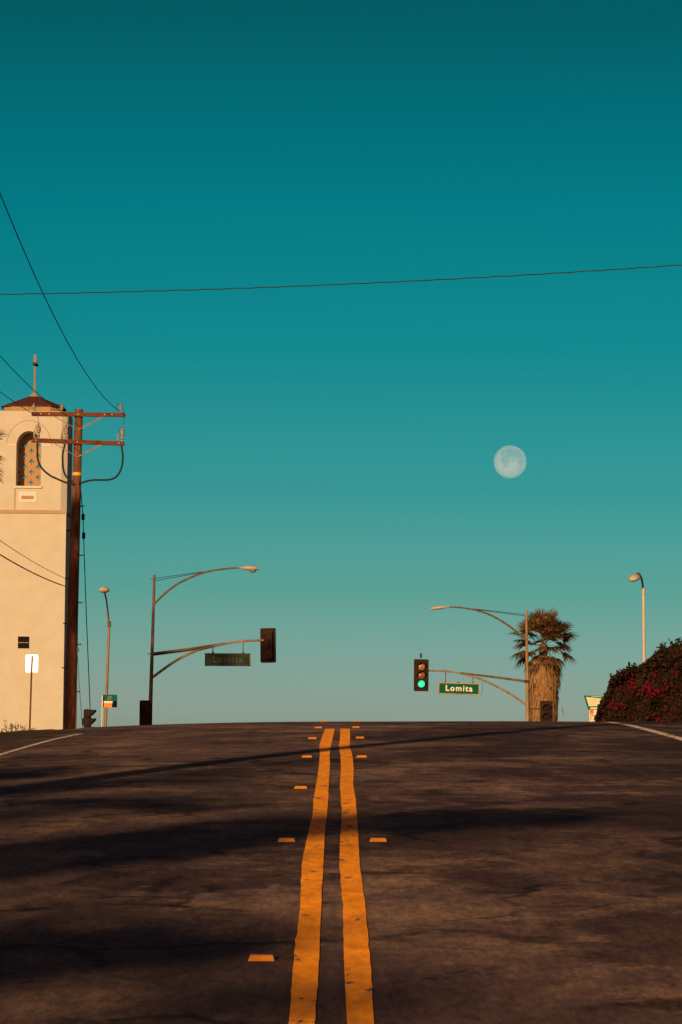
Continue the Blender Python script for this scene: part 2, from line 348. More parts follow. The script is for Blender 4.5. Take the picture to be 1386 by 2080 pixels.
# raised pavement markers
def make_marker():
    r = empty('pavement_marker', (0, 0, 0))
    a, b, h = .052, .034, .021
    MB().add([(-a, -a, 0), (a, -a, 0), (a, a, 0), (-a, a, 0), (-b - .01, -b + .006, h), (b + .01, -b + .006, h), (b + .01, b - .006, h), (-b - .01, b - .006, h)],
             [(3, 2, 1, 0), (4, 5, 6, 7), (0, 1, 5, 4), (1, 2, 6, 5), (2, 3, 7, 6), (3, 0, 4, 7)]).build('body', M['rpm'], r)
    k = .0015; d = Vector((0, -h, -(a - b + .006))).normalized()
    for s in (-1, 1):
        q = [Vector((-a + .008, s*(a - .003), .003)), Vector((a - .008, s*(a - .003), .003)), Vector((b + .004, s*(b - .004), h - .002)), Vector((-b - .004, s*(b - .004), h - .002))]
        o = [v + Vector((0, s*.002, .0015)) for v in q]
        MB().add(o if s < 0 else o[::-1], [(0, 1, 2, 3)]).build('reflector', M['rpm'] if s < 0 else M['rpmred'], r)
    return r
mk = make_marker()
MARK = [(-.295, 14.4, 'single yellow raised marker left of the double line, closest to the camera'), (-.305, 21.8, 'yellow marker left of the double line, in the dark band of shade'),
    (-.297, 28.8, 'yellow marker left of the double line, third from the camera'), (-.312, 36.2, 'yellow marker left of the double line, just nearer than the thin pole shadow'),
    (-.315, 43.6, 'yellow marker left of the double line, just beyond the thin pole shadow'), (-.285, 50.7, 'yellow marker left of where the double line ends'),
    (-.24, 59.2, 'yellow marker on the crest of the road, left of the pair'),
    (.242, 21.8, 'yellow marker right of the double line, closest to the camera on that side'), (.232, 36.2, 'yellow marker right of the double line, just nearer than the thin pole shadow'),
    (.256, 43.9, 'yellow marker right of the double line, just beyond the thin pole shadow'), (.24, 50.9, 'yellow marker right of where the double line ends'),
    (.31, 59.6, 'yellow marker on the crest of the road, right of the pair')]
for i, (x, y, l) in enumerate(MARK):
    o = mk if i == 0 else copy_tree(mk)
    o.location = (x, y, gz(x, y) - .001); o.rotation_euler = (math.atan(gz(x, y + .5) - gz(x, y - .5)), 0, random.uniform(-.06, .06))
    tag(o, l, 'road marker', 'yellow raised markers along the centre line')

# ------------------------------------------------------------------ bell tower
TY = 190.0; S = FPX/TY
def tower():
    base = at(56, 1480, TY); cx = at(61, 940, TY).x; gzb = gz(-16, TY) - .3
    z = lambda y: at(61, y, TY).z
    r = empty('bell_tower', (cx, TY, gzb), 'cream stucco church bell tower with arched lattice opening and red roof', 'tower')
    F0 = TY; D = 3.9; hw = 1.95; ch = .30
    zt, zb = z(835), z(1043); zc = z(1036)
    # shaft
    sh = MB(); sh.box((cx, F0 + D/2 + .02, (gzb + zb)/2), hw*2, D, zb - gzb); shaft = sh.build('shaft', M['stucco'], r)
    MB().box((cx, F0 + D/2, (zb + zc)/2 + .0), hw*2 + .06, D + .10, zc - zb).build('cornice_band', M['trim'], r)
    # belfry with an arched passage front to back
    ox = at(58.5, 940, TY).x; ow = .655; zs = z(905); za = z(875.5); zl = z(988); N = 18
    out = [(-hw + ch, 0), (hw - ch, 0), (hw, ch), (hw, D - ch), (hw - ch, D), (-hw + ch, D), (-hw, D - ch), (-hw, ch)]
    b = MB(); n = 8
    for i in range(n):
        if i in (0, 4): continue
        (x0, y0), (x1, y1) = out[i], out[(i + 1) % n]
        b.add([(cx + x0, F0 + y0, zc), (cx + x1, F0 + y1, zc), (cx + x1, F0 + y1, zt), (cx + x0, F0 + y0, zt)], [(0, 1, 2, 3)])
    b.add([(cx + x, F0 + y, zt) for x, y in out], [tuple(range(8))]); b.add([(cx + x, F0 + y, zc) for x, y in out], [tuple(range(7, -1, -1))])
    arch = [(ox + ow*math.cos(math.pi*(1 - k/N)), zs + (za - zs)*math.sin(math.pi*k/N)) for k in range(N + 1)]
    for yy, fl in ((F0, 1), (F0 + D, -1)):
        L, R_ = cx - hw + ch, cx + hw - ch; q = []
        def quad(pts):
            b.add([(x, yy, zz) for x, zz in (pts if fl > 0 else pts[::-1])], [tuple(range(len(pts)))])
        quad([(L, zc), (R_, zc), (R_, zl), (L, zl)]); quad([(L, zl), (ox - ow, zl), (ox - ow, zs), (L, zs)]); quad([(ox + ow, zl), (R_, zl), (R_, zs), (ox + ow, zs)])
        quad([(L, zs), (ox - ow, zs), (L, zt)]); quad([(ox + ow, zs), (R_, zs), (R_, zt)])
        for k in range(N):
            p, p2 = arch[k], arch[k + 1]
            t0 = L + (R_ - L)*k/N; t1 = L + (R_ - L)*(k + 1)/N
            quad([p, p2, (t1, zt), (t0, zt)])
    ring = [(ox - ow, zl)] + arch + [(ox + ow, zl)]
    for i in range(len(ring)):
        (x0, z0), (x1, z1) = ring[i], ring[(i + 1) % len(ring)]
        b.add([(x0, F0, z0), (x0, F0 + D, z0), (x1, F0 + D, z1), (x1, F0, z1)], [(0, 1, 2, 3)])
    bel = b.build('belfry', M['stucco'], r, fixn=True)
    # thin archivolt line and impost mouldings
    R2 = 1.17; pts = [(ox + R2*math.cos(math.pi*(1 - k/28)), zs + .03 + (R2 + .12)*math.sin(math.pi*k/28)) for k in range(29)]
    MB().tube([(x, F0 - .0, zz) for x, zz in pts], .018, 6).build('archivolt', M['trim'], bel)
    for x0, x1 in ((ox - R2, ox - ow - .03), (ox + ow + .03, ox + R2)):
        MB().box(((x0 + x1)/2, F0 - .02, zs), x1 - x0, .06, .06).build('impost', M['pale'], bel)
    MB().box((ox, F0 + .02, z(989.5)), ow*2 + .12, .34, .10).build('sill', M['pale'], r)
    MB().box((ox - ow - .04, F0 - .012, z(1013.5)), .06, .03, z(991.5) - zc).build('groove', M['trim'], bel)
    pq = MB().box((at(56.5, 1010, TY).x, F0 - .015, z(1009.5)), .95, .05, .54).build('plaque', M['pale'], r)
    MB().box((at(56.5, 1010, TY).x, F0 - .042, z(1010.5)), .64, .03, .18).build('inset', M['tan'], pq)
    # pierced screen: staggered cells, each with a four-pointed star opening
    cw, chh, yy, th = .365, .565, F0 + 1.25, .34; lat = MB()
    for ci in range(-2, 3):
        for ri in range(-2, 6):
            ux = ox + .05 + ci*cw; uz = zl + .30 + ri*chh + (chh/2 if ci % 2 else 0)
            if uz < zl - .3 or uz > za + .3: continue
            K = 16; inn = []; outp = []
            for k in range(K):
                an = 2*math.pi*k/K; rr = .17 if k % 4 == 0 else (.092 if k % 2 == 0 else .072)
                if k % 4 == 0: rr = .172
                inn.append((ux + rr*math.cos(an), uz + rr*1.05*math.sin(an)))
                c_, s_ = math.cos(an), math.sin(an); m_ = min(cw/2/abs(c_) if abs(c_) > 1e-6 else 9, chh/2/abs(s_) if abs(s_) > 1e-6 else 9)
                outp.append((ux + m_*c_, uz + m_*s_))
            # corners of the cell
            for k in range(K):
                a0, a1, o0, o1 = inn[k], inn[(k + 1) % K], outp[k], outp[(k + 1) % K]
                poly = [a0, o0]
                an0, an1 = 2*math.pi*k/K, 2*math.pi*(k + 1)/K
                for sx_, sz_ in ((1, 1), (-1, 1), (-1, -1), (1, -1)):
                    ac = math.atan2(sz_*chh/2, sx_*cw/2) % (2*math.pi)
                    if an0 < ac < an1: poly.append((ux + sx_*cw/2, uz + sz_*chh/2))
                poly += [o1, a1]
                lat.add([(x, yy, zz) for x, zz in poly], [tuple(range(len(poly)))]); lat.add([(x, yy + th, zz) for x, zz in poly[::-1]], [tuple(range(len(poly)))])
                lat.add([(a0[0], yy, a0[1]), (a1[0], yy, a1[1]), (a1[0], yy + th, a1[1]), (a0[0], yy + th, a0[1])], [(0, 1, 2, 3)])
    # keep only what shows inside the arch
    keep = MB()
    for f in lat.f:
        cc = sum((lat.v[i] for i in f), Vector())/len(f); dx = abs(cc.x - ox)
        if dx < ow + .02 and zl - .02 < cc.z < (zs + (za - zs)*math.sqrt(max(0, 1 - min(1, dx/(ow + .02))**2)) + .03): keep.add([lat.v[i] for i in f], [tuple(range(len(f)))])
    keep.build('lattice_screen', M['tan'], r)
    # drum, roof, cap, cross
    def octa(hx, hc, yc, zz): return [(cx + x, yc + y, zz) for x, y in ((-hx + hc, -hx), (hx - hc, -hx), (hx, -hx + hc), (hx, hx - hc), (hx - hc, hx), (-hx + hc, hx), (-hx, hx - hc), (-hx, -hx + hc))]
    yc = F0 + D/2
    def frustum(m, nm, h0, c0, z0, h1, c1, z1, par=r):
        return MB().add(octa(h0, c0, yc, z0) + octa(h1, c1, yc, z1), [tuple(range(7, -1, -1)), tuple(range(8, 16))] + [(i, (i + 1) % 8, 8 + (i + 1) % 8, 8 + i) for i in range(8)]).build(nm, m, par)
    frustum(M['tan'], 'drum', 1.50, .50, zt, 1.50, .50, z(820))
    rf = frustum(M['roof'], 'roof', 1.63, .55, z(821.5), .28, .09, z(798))
    frustum(M['roof'], 'eave', 1.66, .56, z(823), 1.66, .56, z(821), rf)
    frustum(M['tan'], 'roof_cap', .27, .09, z(799), .10, .03, z(790.5))
    fx = at(66.5, 800, TY).x; tx = at(69, 712, TY).x; k = 1.02
    zz0, zz1 = z(791) , z(711)
    fin = MB().box(((cx + .02), yc, (zz0 + zz1)/2), .105, .105, zz1 - zz0).build('cross', M['spire'], r)
    MB().box((cx + .02, yc, z(720)), .15, .12, .44).build('cross_head', M['spire'], fin)
    MB().box((cx + .04, yc, z(731)), .22, 1.0, .10).build('cross_arm', M['black'], fin)
    # small window low on the shaft
    wx = at(48, 1305, TY).x; wn = MB().box((wx, F0 + .0, z(1305)), .58, .06, .62).build('window', M['darkglass'], r)
    MB().box((wx, F0 - .035, z(1305.5)), .58, .02, .03).build('glazing_bar', M['frame'], wn)
    return r
tower()

# ------------------------------------------------------------------ utility pole
UY = 107.0
def U(x, y, dy=0): return at(x, y, UY + dy)
def catmull(pts, n=6):
    pts = [Vector(p) for p in pts]; P_ = [pts[0]*2 - pts[1]] + pts + [pts[-1]*2 - pts[-2]]; o = []
    for i in range(1, len(P_) - 2):
        for k in range(n):
            t = k/n; a, b, c, d = P_[i - 1:i + 3]
            o.append(.5*((2*b) + (c - a)*t + (2*a - 5*b + 4*c - d)*t*t + (3*b - a - 3*c + d)*t**3))
    return o + [pts[-1]]
def utility_pole():
    tp = U(160.6, 831); bt = U(141.4, 1480); d = (bt - tp)/(tp.z - bt.z); gb = gz(bt.x, UY) - .4
    bt = tp + d*(tp.z - gb)
    r = empty('utility_pole', (bt.x, bt.y, gz(bt.x, UY)), 'brown wooden utility pole with two crossarms in front of the bell tower', 'utility pole')
    axis = lambda y: tp.lerp(bt, (tp.z - U(150, y).z)/(tp.z - bt.z))
    pts = [tp + (bt - tp)*(k/14) for k in range(15)]
    rad = [.118 + .072*(k/14) for k in range(15)]
    MB().tube(pts, rad, 16).build('pole', M['wood'], r, True)
    arms = []
    for (a, b, dy) in ((U(64.6, 840.8, -.19), U(255, 842.8, -.19), 0), (U(66, 894.3, -.19), U(253.5, 901.2, -.19), 0)):
        ax = (b - a).normalized(); zz = Vector((0, 0, 1)); yv = zz.cross(ax).normalized(); zz = ax.cross(yv)
        arm = MB().box((a + b)/2, (b - a).length, .105, .125, (ax, yv, zz)).build('crossarm', M['armwood'], r); arms.append(arm)
        for t in ((.10, .19, .50, .78, .86) if a.z > 10.9 else (.04, .49, .94)):
            MB().lathe([(.022, 0), (.022, .02), (.012, .03)], a.lerp(b, t) - yv*.052, (ax, zz, -yv), 8).build('bolt', M['lamp'], arm)
    for (x0, y0, xm, ym, x1, y1) in ((112, 846.6, 159.6, 873, 208, 847), (111, 900.5, 157.6, 928.5, 206, 903)):
        for xx, yy, wd in ((x0, y0, .022), (x1, y1, .05)):
            a = U(xm, ym, -.15); b = U(xx, yy, -.26); ax = (b - a).normalized(); yv = Vector((0, 1, 0)); zz = ax.cross(yv).normalized(); yv = zz.cross(ax)
            MB().box((a + b)/2, (b - a).length, .012, wd, (ax, yv, zz)).build('brace', M['brace'], r)
    for x in (68.7, 126, 245.5):      # dead-end insulators on top of the upper arm
        c = U(x, 834, -.19); prof = [(.018, 0), (.018, .06), (.055, .065), (.05, .10), (.062, .115), (.055, .15), (.045, .16), (.052, .175), (.03, .22), (.012, .24)]
        i = MB().lathe(prof, c - Vector((0, 0, .02)), None, 12).build('insulator', M['ceramic'], r, True)
        MB().tube([c + Vector((-.11, -.06, .02)), c + Vector((-.13, -.06, .17)), c + Vector((-.02, -.06, .19)), c + Vector((0, -.03, .15))], .008, 5).build('clamp', M['black'], i)
    for x, y in ((78.4, 893), (134.5, 896), (248.5, 899)):   # cable terminators on the lower arm
        c = U(x, y, -.19); prof = [(.02, 0), (.02, .08), (.05, .10), (.03, .16), (.035, .20), (.07, .225), (.062, .27), (.072, .285), (.062, .33), (.07, .345), (.05, .40), (.02, .43), (.012, .5)]
        i = MB().lathe(prof, c, None, 12).build('cable_terminator', M['ceramic'], r, True)
        c2 = U(x - 8.6, y, -.19); MB().lathe([(.016, 0), (.016, .06), (.034, .08), (.028, .12), (.036, .14), (.028, .18), (.036, .20), (.02, .25), (.01, .28)], c2, None, 10).build('arrester', M['ceramic'], r, True)
        MB().tube(catmull([c2 + Vector((0, 0, .27)), c2.lerp(c, .5) + Vector((0, 0, .42)), c + Vector((0, 0, .48))]), .006, 5).build('lead', M['wire'], i)
    for path in ([(71, 832), (75, 838), (77.5, 848), (78.4, 862)], [(250, 830), (252.5, 842), (252, 858), (249, 868)], [(128, 836), (136, 848), (137, 860), (134.8, 868)]):
        MB().tube(catmull([U(x, y, -.26) for x, y in path]), .007, 5).build('jumper_wire', M['wire'], r)
    for path, e in (([(76, 900), (76.3, 915), (77, 932), (85, 950.6), (101, 965), (117, 973), (134, 980), (152, 984)], 0), ([(247, 905), (249.8, 928), (247.5, 948.6), (238, 966.8), (222, 974.4), (192, 975), (178, 977), (160, 983)], 0), ([(132.5, 902), (128.5, 918), (127.7, 932), (129, 952.6), (135, 968), (150, 980)], .12)):
        MB().tube(catmull([U(x, y, -.16 + e) for x, y in path]), .028, 8).build('power_cable', M['black'], r, True)
    bc = axis(963); MB().tube([bc + Vector((0, 0, .045)), bc - Vector((0, 0, .045))], .140, 18).build('yellow_band', M['yband'], r, True)
    for k, y in enumerate((1028, 1078, 1128, 1176, 1224, 1267, 1309, 1357, 1405)):
        p = axis(y); s = 1 if k % 2 == 0 else -1
        rr = .118 + .072*(tp.z - p.z)/(tp.z - bt.z)
        MB().tube([p + Vector((s*rr*.8, 0, 0)), p + Vector((s*(rr + .10), 0, 0)), p + Vector((s*(rr + .11), 0, .025))], .018, 6).build('step', M['black'], r)
    MB().tube([U(156.5, 1231, .0) , U(157, 1243), U(153.5, 1485)], [.02, .032, .032], 8).build('conduit', M['rust'], r, True)
    MB().lathe([(.04, -.06), (.055, 0), (.04, .06)], U(157.4, 1320), None, 8).build('cable_clamp', M['steel'], r)
    return r, axis
upole, uaxis = utility_pole()
PA = (-6.6, 15.0); PS = 1.20                       # the next pole of the line stands beside the camera, left of the frame
pole2 = copy_tree(upole); pole2.location = (PA[0], PA[1], gz(*PA)); pole2.scale = (PS, PS, PS)
tag(pole2, 'wooden utility pole left of the frame whose shadow crosses the road', 'utility pole')
def on2(p): return Vector(pole2.location) + (Vector(p) - upole.location)*PS
def span(name, a, b, sag, rad, m, label, cat='wire', n=40):
    a, b = Vector(a), Vector(b); pts = [a.lerp(b, k/n) - Vector((0, 0, 4*sag*(k/n)*(1 - k/n))) for k in range(n + 1)]
    o = MB().tube(pts, rad, 5).build(name, m, None, origin=a); return tag(o, label, cat, 'overhead wires of the pole line')
for (x, y, x2, sag, l) in ((245, 836, (-4.6, 15, 11.8), 2.0, 'overhead wire rising from the right end of the upper crossarm to the top left'), (128, 838, (-6.8, 15, 11.2), 1.55, 'overhead wire from the middle insulator passing in front of the tower spire'),
                           (70, 842, (-8.5, 15, 11.2), 1.4, 'overhead wire from the left end of the upper crossarm crossing the tower roof')):
    a = U(x, y, -.19); span('overhead_wire', a, Vector(x2), sag, .010, M['wire'], l)
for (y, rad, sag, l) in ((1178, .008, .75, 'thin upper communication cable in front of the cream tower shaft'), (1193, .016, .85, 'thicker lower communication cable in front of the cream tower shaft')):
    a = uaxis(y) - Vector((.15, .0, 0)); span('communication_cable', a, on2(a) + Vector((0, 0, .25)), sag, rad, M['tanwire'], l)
def guy(pts, rad, name, label, blobs=()):
    r = empty(name, pts[-1], label, 'guy wire'); MB().tube(pts, rad, 6).build('strand', M['wire'], r)
    for b in blobs: MB().lathe([(.02, -.10), (.05, -.08), (.05, .08), (.02, .10)], b, None, 8).build('strain_insulator', M['black'], r, True)
g1 = [at(163, 981, 107), at(169, 1050, 107.6), at(170.7, 1106, 108.2), at(175.8, 1252, 109.5), at(183.4, 1437, 111.5)]; e = g1[-1] + (g1[-1] - g1[-2])*.9
while e.z > gz(e.x, e.y): e += (g1[-1] - g1[-2])*.05
guy(g1 + [e], .014, 'guy_wire', 'dark guy wire with two insulators slanting down right of the wooden pole', (at(169, 1050, 107.6), at(170.2, 1088, 108.0)))
g2 = [at(157, 1320, 107), at(162, 1400, 107.8), at(167.7, 1476, 108.5)]; e = g2[-1] + (g2[-1] - g2[-2])*.3
while e.z > gz(e.x, e.y): e += (g2[-1] - g2[-2])*.05
guy(g2 + [e], .007, 'guy_wire', 'very thin wire close to the lower right side of the wooden pole')

# wire strung across the road high above
def cross_wire():
    Y = 60.0; k = [at(0, 598, Y), at(693, 577.5, Y), at(1386, 538, Y)]
    xs = np.array([p.x for p in k]); zs = np.array([p.z for p in k]); cf = np.polyfit(xs, zs, 2)
    ends = []
    X = np.linspace(-15, 12, 420); pts = [Vector((x, Y + .004*math.cos(x*13), np.polyval(cf, x) + .0035*math.sin(x*13))) for x in X]
    tag(MB().tube(pts, .0095, 6).build('overhead_wire', M['wire'], None, origin=pts[0]), 'single twisted wire strung right across the sky above the road', 'wire')
    for p, l in ((pts[0], 'wooden pole left of the frame holding the wire across the road'), (pts[-1], 'wooden pole right of the frame holding the wire across the road')):
        g = Vector((p.x, p.y, gz(p.x, p.y) - .3)); r = empty('utility_pole', g, l, 'utility pole')
        MB().tube([g, g.lerp(p, .5), p + Vector((0, 0, .4))], [.16, .135, .11], 14).build('pole', M['wood'], r, True)
        MB().lathe([(.03, 0), (.06, .03), (.05, .10), (.02, .14)], p - Vector((0, 0, .07)), None, 10).build('insulator', M['ceramic'], r, True)
cross_wire()

# ------------------------------------------------------------------ traffic lights
def rrect(wd, ht, rd, n=4):
    o = []
    for cx_, cz_, a0 in ((wd/2 - rd, ht/2 - rd, 0), (-wd/2 + rd, ht/2 - rd, 90), (-wd/2 + rd, -ht/2 + rd, 180), (wd/2 - rd, -ht/2 + rd, 270)):
        for k in range(n + 1):
            a = math.radians(a0 + 90*k/n); o.append((cx_ + rd*math.cos(a), cz_ + rd*math.sin(a)))
    return o
def signal(loc, yaw, label, lit=None, wd=.61, ht=1.32, plate=True, camera=False, tilt=0, mats=('glarered', 'amber', 'glass')):
    """local frame: faces -Y"""
    r = empty('traffic_light', (0, 0, 0), label, 'traffic light', 'signal heads at the crossing')
    if plate: MB().prism(rrect(wd, ht, .05)[::-1], -.01, .012).build('backplate', M['plate'], r)
    hs = MB()
    for k in (-1, 0, 1): hs.prism([(x, z + k*.356) for x, z in rrect(.345, .350, .04)][::-1], -.045, .19)
    hs.build('housing', M['plate'], r)
    for k, (mm) in zip((1, 0, -1), mats):
        zz = k*.356; mm = 'go' if lit == k else mm
        n = 20; V = [Vector((0, -.085, zz))]
        for ring, (rad, yy) in enumerate(((.06, -.082), (.105, -.072), (.145, -.05))):
            V += [Vector((rad*math.cos(2*math.pi*j/n), yy, zz + rad*math.sin(2*math.pi*j/n))) for j in range(n)]
        fs = [(0, 1 + (j + 1) % n, 1 + j) for j in range(n)]
        for ring in range(2): fs += [(1 + ring*n + j, 1 + ring*n + (j + 1) % n, 1 + (ring + 1)*n + (j + 1) % n, 1 + (ring + 1)*n + j) for j in range(n)]
        MB().add(V, fs).build('lens', M[mm], r, True)
        vz = MB(); m_ = 16; ro, ri = .165, .158
        V = []
        for j in range(m_ + 1):
            a = math.radians(-35 + 250*j/m_); t = max(0, min(1, (math.sin(a) + .55)/1.2)); ln = .05 + .20*t
            for rad in (ro, ri): V += [(rad*math.cos(a), -.04, zz + rad*math.sin(a)), (rad*math.cos(a), -.04 - ln, zz + rad*math.sin(a))]
        fs = []
        for j in range(m_): a = j*4; b = a + 4; fs += [(a, a + 1, b + 1, b), (a + 2, b + 2, b + 3, a + 3), (a + 1, a + 3, b + 3, b + 1)]
        vz.add(V, fs).build('visor', M['plate'], r, True)
    # rear: bracket and wiring bulge
    MB().box((0, .23, .02), .12, .10, .30).build('bracket', M['plate'], r)
    if camera:
        MB().tube([(-.02, .0, ht/2 - .02), (-.02, 0, ht/2 + .10)], .018, 6).build('stem', M['steel'], r)
        MB().tube([(-.02, .0, ht/2 + .06), (-.02, 0, ht/2 + .24)], .04, 10).build('detector', M['black'], r)
    r.location = loc; r.rotation_euler = (0, tilt, yaw); return r

def cobra(path_pts, Y, m, parent, bowl=True, wid=.17, name='lamp_head', bowlx=.68, fat=1.0):
    """cobra-head lantern: spine points from the neck to the nose"""
    pts = [Vector(p) for p in path_pts]; L = (pts[-1] - pts[0]); n = 9; P_, R_ = [], []
    prof = [.045, .07, .12, .16, .175, .175, .16, .11, .02]
    o = MB()
    for k in range(n): P_.append(pts[0] + L*(k/(n - 1))); R_.append(prof[k]*wid/.17)
    o.tube(P_, R_, 12)
    zmean = pts[0].z
    for i, v in enumerate(o.v):
        c = P_[i//12] if i < 12*n else v; dz = v.z - c.z; v.z = c.z + (dz*.55*fat if dz > 0 else dz*.40*fat)
    h = o.build(name, m, parent, True)
    if bowl:
        c = pts[0] + L*bowlx; MB().lathe([(.03, -.15), (.09, -.13), (.125, -.08), (.13, -.03), (.10, .0)], c, None, 14).build('glass_bowl', M['glass'], h, True)
    return h

# ---- right-hand mast, beyond the cross street
RY = 150.0
def Rp(x, y, dy=0): return at(x, y, RY + dy)
def pole_to_ground(a, b, Y):
    d = (b - a)/(a.z - b.z); g = gz(b.x, Y) - .1; return a + d*(a.z - g)
def right_mast():
    a, b = Rp(1069.6, 1242.7), Rp(1072, 1463); g = pole_to_ground(a, b, RY)
    r = empty('signal_mast', g, 'rust stained steel signal mast with street lamp in front of the palm', 'signal mast')
    MB().tube([g, g.lerp(a, .5), a], [.085, .07, .052], 12).build('pole', M['rust'], r, True)
    MB().lathe([(.06, 0), (.06, .03), (.02, .06)], a, None, 10).build('pole_cap', M['rust'], r)
    arm = catmull([Rp(x, y) for x, y in ((1069, 1300), (1047, 1281), (1020, 1262), (993.5, 1248), (969.5, 1240), (940, 1234.7), (911, 1232.6))])
    MB().tube(arm, [.045 - .012*k/(len(arm) - 1) for k in range(len(arm))], 8).build('lamp_arm', M['brownpole'], r, True)
    for y0, y1, x1 in ((1248.5, 1236.5, 961), (1251.5, 1238.2, 967)): MB().tube([Rp(1069, y0), Rp(x1, y1)], .012, 6).build('tie_rod', M['black'], r)
    cobra([Rp(914, 1232.4), Rp(873, 1237)], RY, M['lamp'], r, False, .15)
    arm = catmull([Rp(x, y) for x, y in ((1070, 1432.5), (1047, 1416), (1020, 1400), (993.5, 1387), (967, 1376), (935, 1367.6), (905, 1363.4), (866, 1362))])
    MB().tube(arm, [.045 - .012*k/(len(arm) - 1) for k in range(len(arm))], 8).build('signal_arm', M['rust'], r, True)
    MB().tube([Rp(1071, 1384.2), Rp(1010, 1376), Rp(936, 1367)], [.05, .045, .035], 8).build('strut', M['brownpole'], r, True)
    MB().box(Rp(1071, 1384.2), .22, .2, .12).build('clamp', M['black'], r)
    MB().box(Rp(1092, 1440), .9, .05, .05).build('side_bracket', M['black'], r)
    return r
right_mast()
def name_sign(c, Y, wd, ht, tilt, hang, label, mg, mt, mf, txt_bold, yaw=0):
    r = empty('street_name_sign', c, label, 'street sign', 'street name signs on the signal arms'); 
    ax = Vector((math.cos(tilt), 0, -math.sin(tilt))); zz = Vector((math.sin(tilt), 0, math.cos(tilt))); yv = Vector((0, 1, 0)); A = (ax, yv, zz)
    fr = .042
    for s in (-1, 1):
        MB().box(c + zz*(s*(ht - fr)/2), wd, .13, fr, A).build('frame', mf, r); MB().box(c + ax*(s*(wd - fr)/2), fr, .128, ht - 2*fr, A).build('frame', mf if (s < 0 or mf is not M['shadeframe']) else M['frame'], r)  # shaded sign's right end takes the lit frame colour, as painted sunlight
    p = MB().box(c, wd - 2*fr, .09, ht - 2*fr, A).build('panel', mg, r)
    t = text('Lomita', .335, mt, 'lettering', r, (0, -.052, .005), .004, txt_bold, 0, 1.22); t.rotation_euler = (math.pi/2, tilt, 0)
    for x, zt in hang:
        b = Vector((x, c.y, (c + zz*ht/2).z - (x - c.x)*math.tan(tilt))); MB().tube([b, Vector((x, c.y, zt))], .018, 6).build('hanger', M['brownpole'], r)
        MB().lathe([(.06, 0), (.045, .03), (.02, .08)], b - Vector((0, 0, .01)), None, 8).build('hanger_foot', M['brownpole'], r)
    return r
c = Rp(932.5, 1399, -.0)
sgn = name_sign(c, RY, 1.71, .49, .020, ((Rp(905.4, 1361).x, Rp(905.4, 1360.5).z), (Rp(961, 1374).x, Rp(961, 1374).z)), 'bright green Lomita street sign hanging beside the green traffic light', M['green'], M['signwhite'], M['frame'], .008)
MB().box(c + Vector((-.02, 0, .27)), .07, .06, .05).build('photocell', M['black'], sgn)
MB().tube(catmull([Rp(979, 1372), Rp(980.5, 1390), Rp(980, 1404), Rp(977.5, 1410), Rp(974, 1408)]), .006, 5).build('supply_cable', M['black'], sgn)
signal(Rp(856, 1371.5, -.15), .10, 'traffic light showing green at the end of the right signal arm', lit=-1, camera=True)
signal(Rp(1110, 1456, -.1), .02, 'dark traffic light low in front of the palm trunk, half hidden by the crest', wd=.52, mats=('darklens', 'darklens', 'darklens'))

# ---- left-hand mast, on the near side of the cross street
LY = 134.0
def Lp(x, y, dy=0): return at(x, y, LY + dy)
def left_mast():
    a, b = Lp(314, 1167.4), Lp(304.8, 1473); g = pole_to_ground(a, b, LY)
    r = empty('signal_mast', g, 'dark brown signal mast with street lamp left of the road', 'signal mast')
    MB().tube([g, g.lerp(a, .5), a], [.09, .07, .045], 12).build('pole', M['brownpole'], r, True)
    arm = catmull([Lp(x, y) for x, y in ((313.5, 1226.5), (337, 1204), (359.5, 1187), (382, 1175.5), (404, 1166.5), (426.6, 1160), (449, 1156.5), (471.3, 1154), (489, 1153.7))])
    MB().tube(arm, [.04 - .008*k/(len(arm) - 1) for k in range(len(arm))], 8).build('lamp_arm', M['brownpole'], r, True)
    for y0, y1, x1 in ((1175, 1159.5, 427), (1180, 1162, 415)): MB().tube([Lp(313, y0), Lp(x1, y1)], .012, 6).build('tie_rod', M['black'], r)
    MB().tube([Lp(306, 1176.3), Lp(314, 1175.3)], .012, 6).build('tie_rod_end', M['black'], r)
    cobra([Lp(486, 1153.7), Lp(527, 1155.5)], LY, M['lamp'], r, True, .185)
    arm = catmull([Lp(x, y) for x, y in ((310, 1376), (337, 1356), (359.5, 1341), (382, 1329), (404, 1320), (426.6, 1314.6), (458, 1307.4), (493.7, 1302.3), (537, 1300.5))])
    MB().tube(arm, [.05 - .010*k/(len(arm) - 1) for k in range(len(arm))], 8).build('signal_arm', M['rust'], r, True)
    MB().tube([Lp(311, 1327.5), Lp(390, 1317.5), Lp(458, 1306.5)], [.045, .045, .03], 8).build('strut', M['brownpole'], r, True)
    MB().tube([Lp(312, 1331.0), Lp(380, 1322), Lp(420, 1315.5)], [.025, .025, .02], 6).build('strut', M['black'], r, True)
    MB().tube([Lp(299, 1328.5), Lp(311, 1327.5)], .014, 6).build('strut_end', M['black'], r)
    return r
left_mast()
name_sign(Lp(463, 1340), LY, 1.69, .47, -.004, ((Lp(432.6, 1330).x, Lp(432.6, 1313).z), (Lp(494.3, 1330).x, Lp(494.3, 1299).z)), 'dim shaded Lomita street sign hanging from the left signal arm', M['shadegreen'], M['dull'], M['shadeframe'], .006)
signal(Lp(545, 1311, .15), math.pi - .10, 'traffic light seen from behind at the end of the left signal arm', wd=.58, ht=1.28, tilt=.02)
signal(Lp(296.5, 1459, -.1), math.pi + .25, 'traffic light seen from behind beside the foot of the left signal mast', wd=.48)
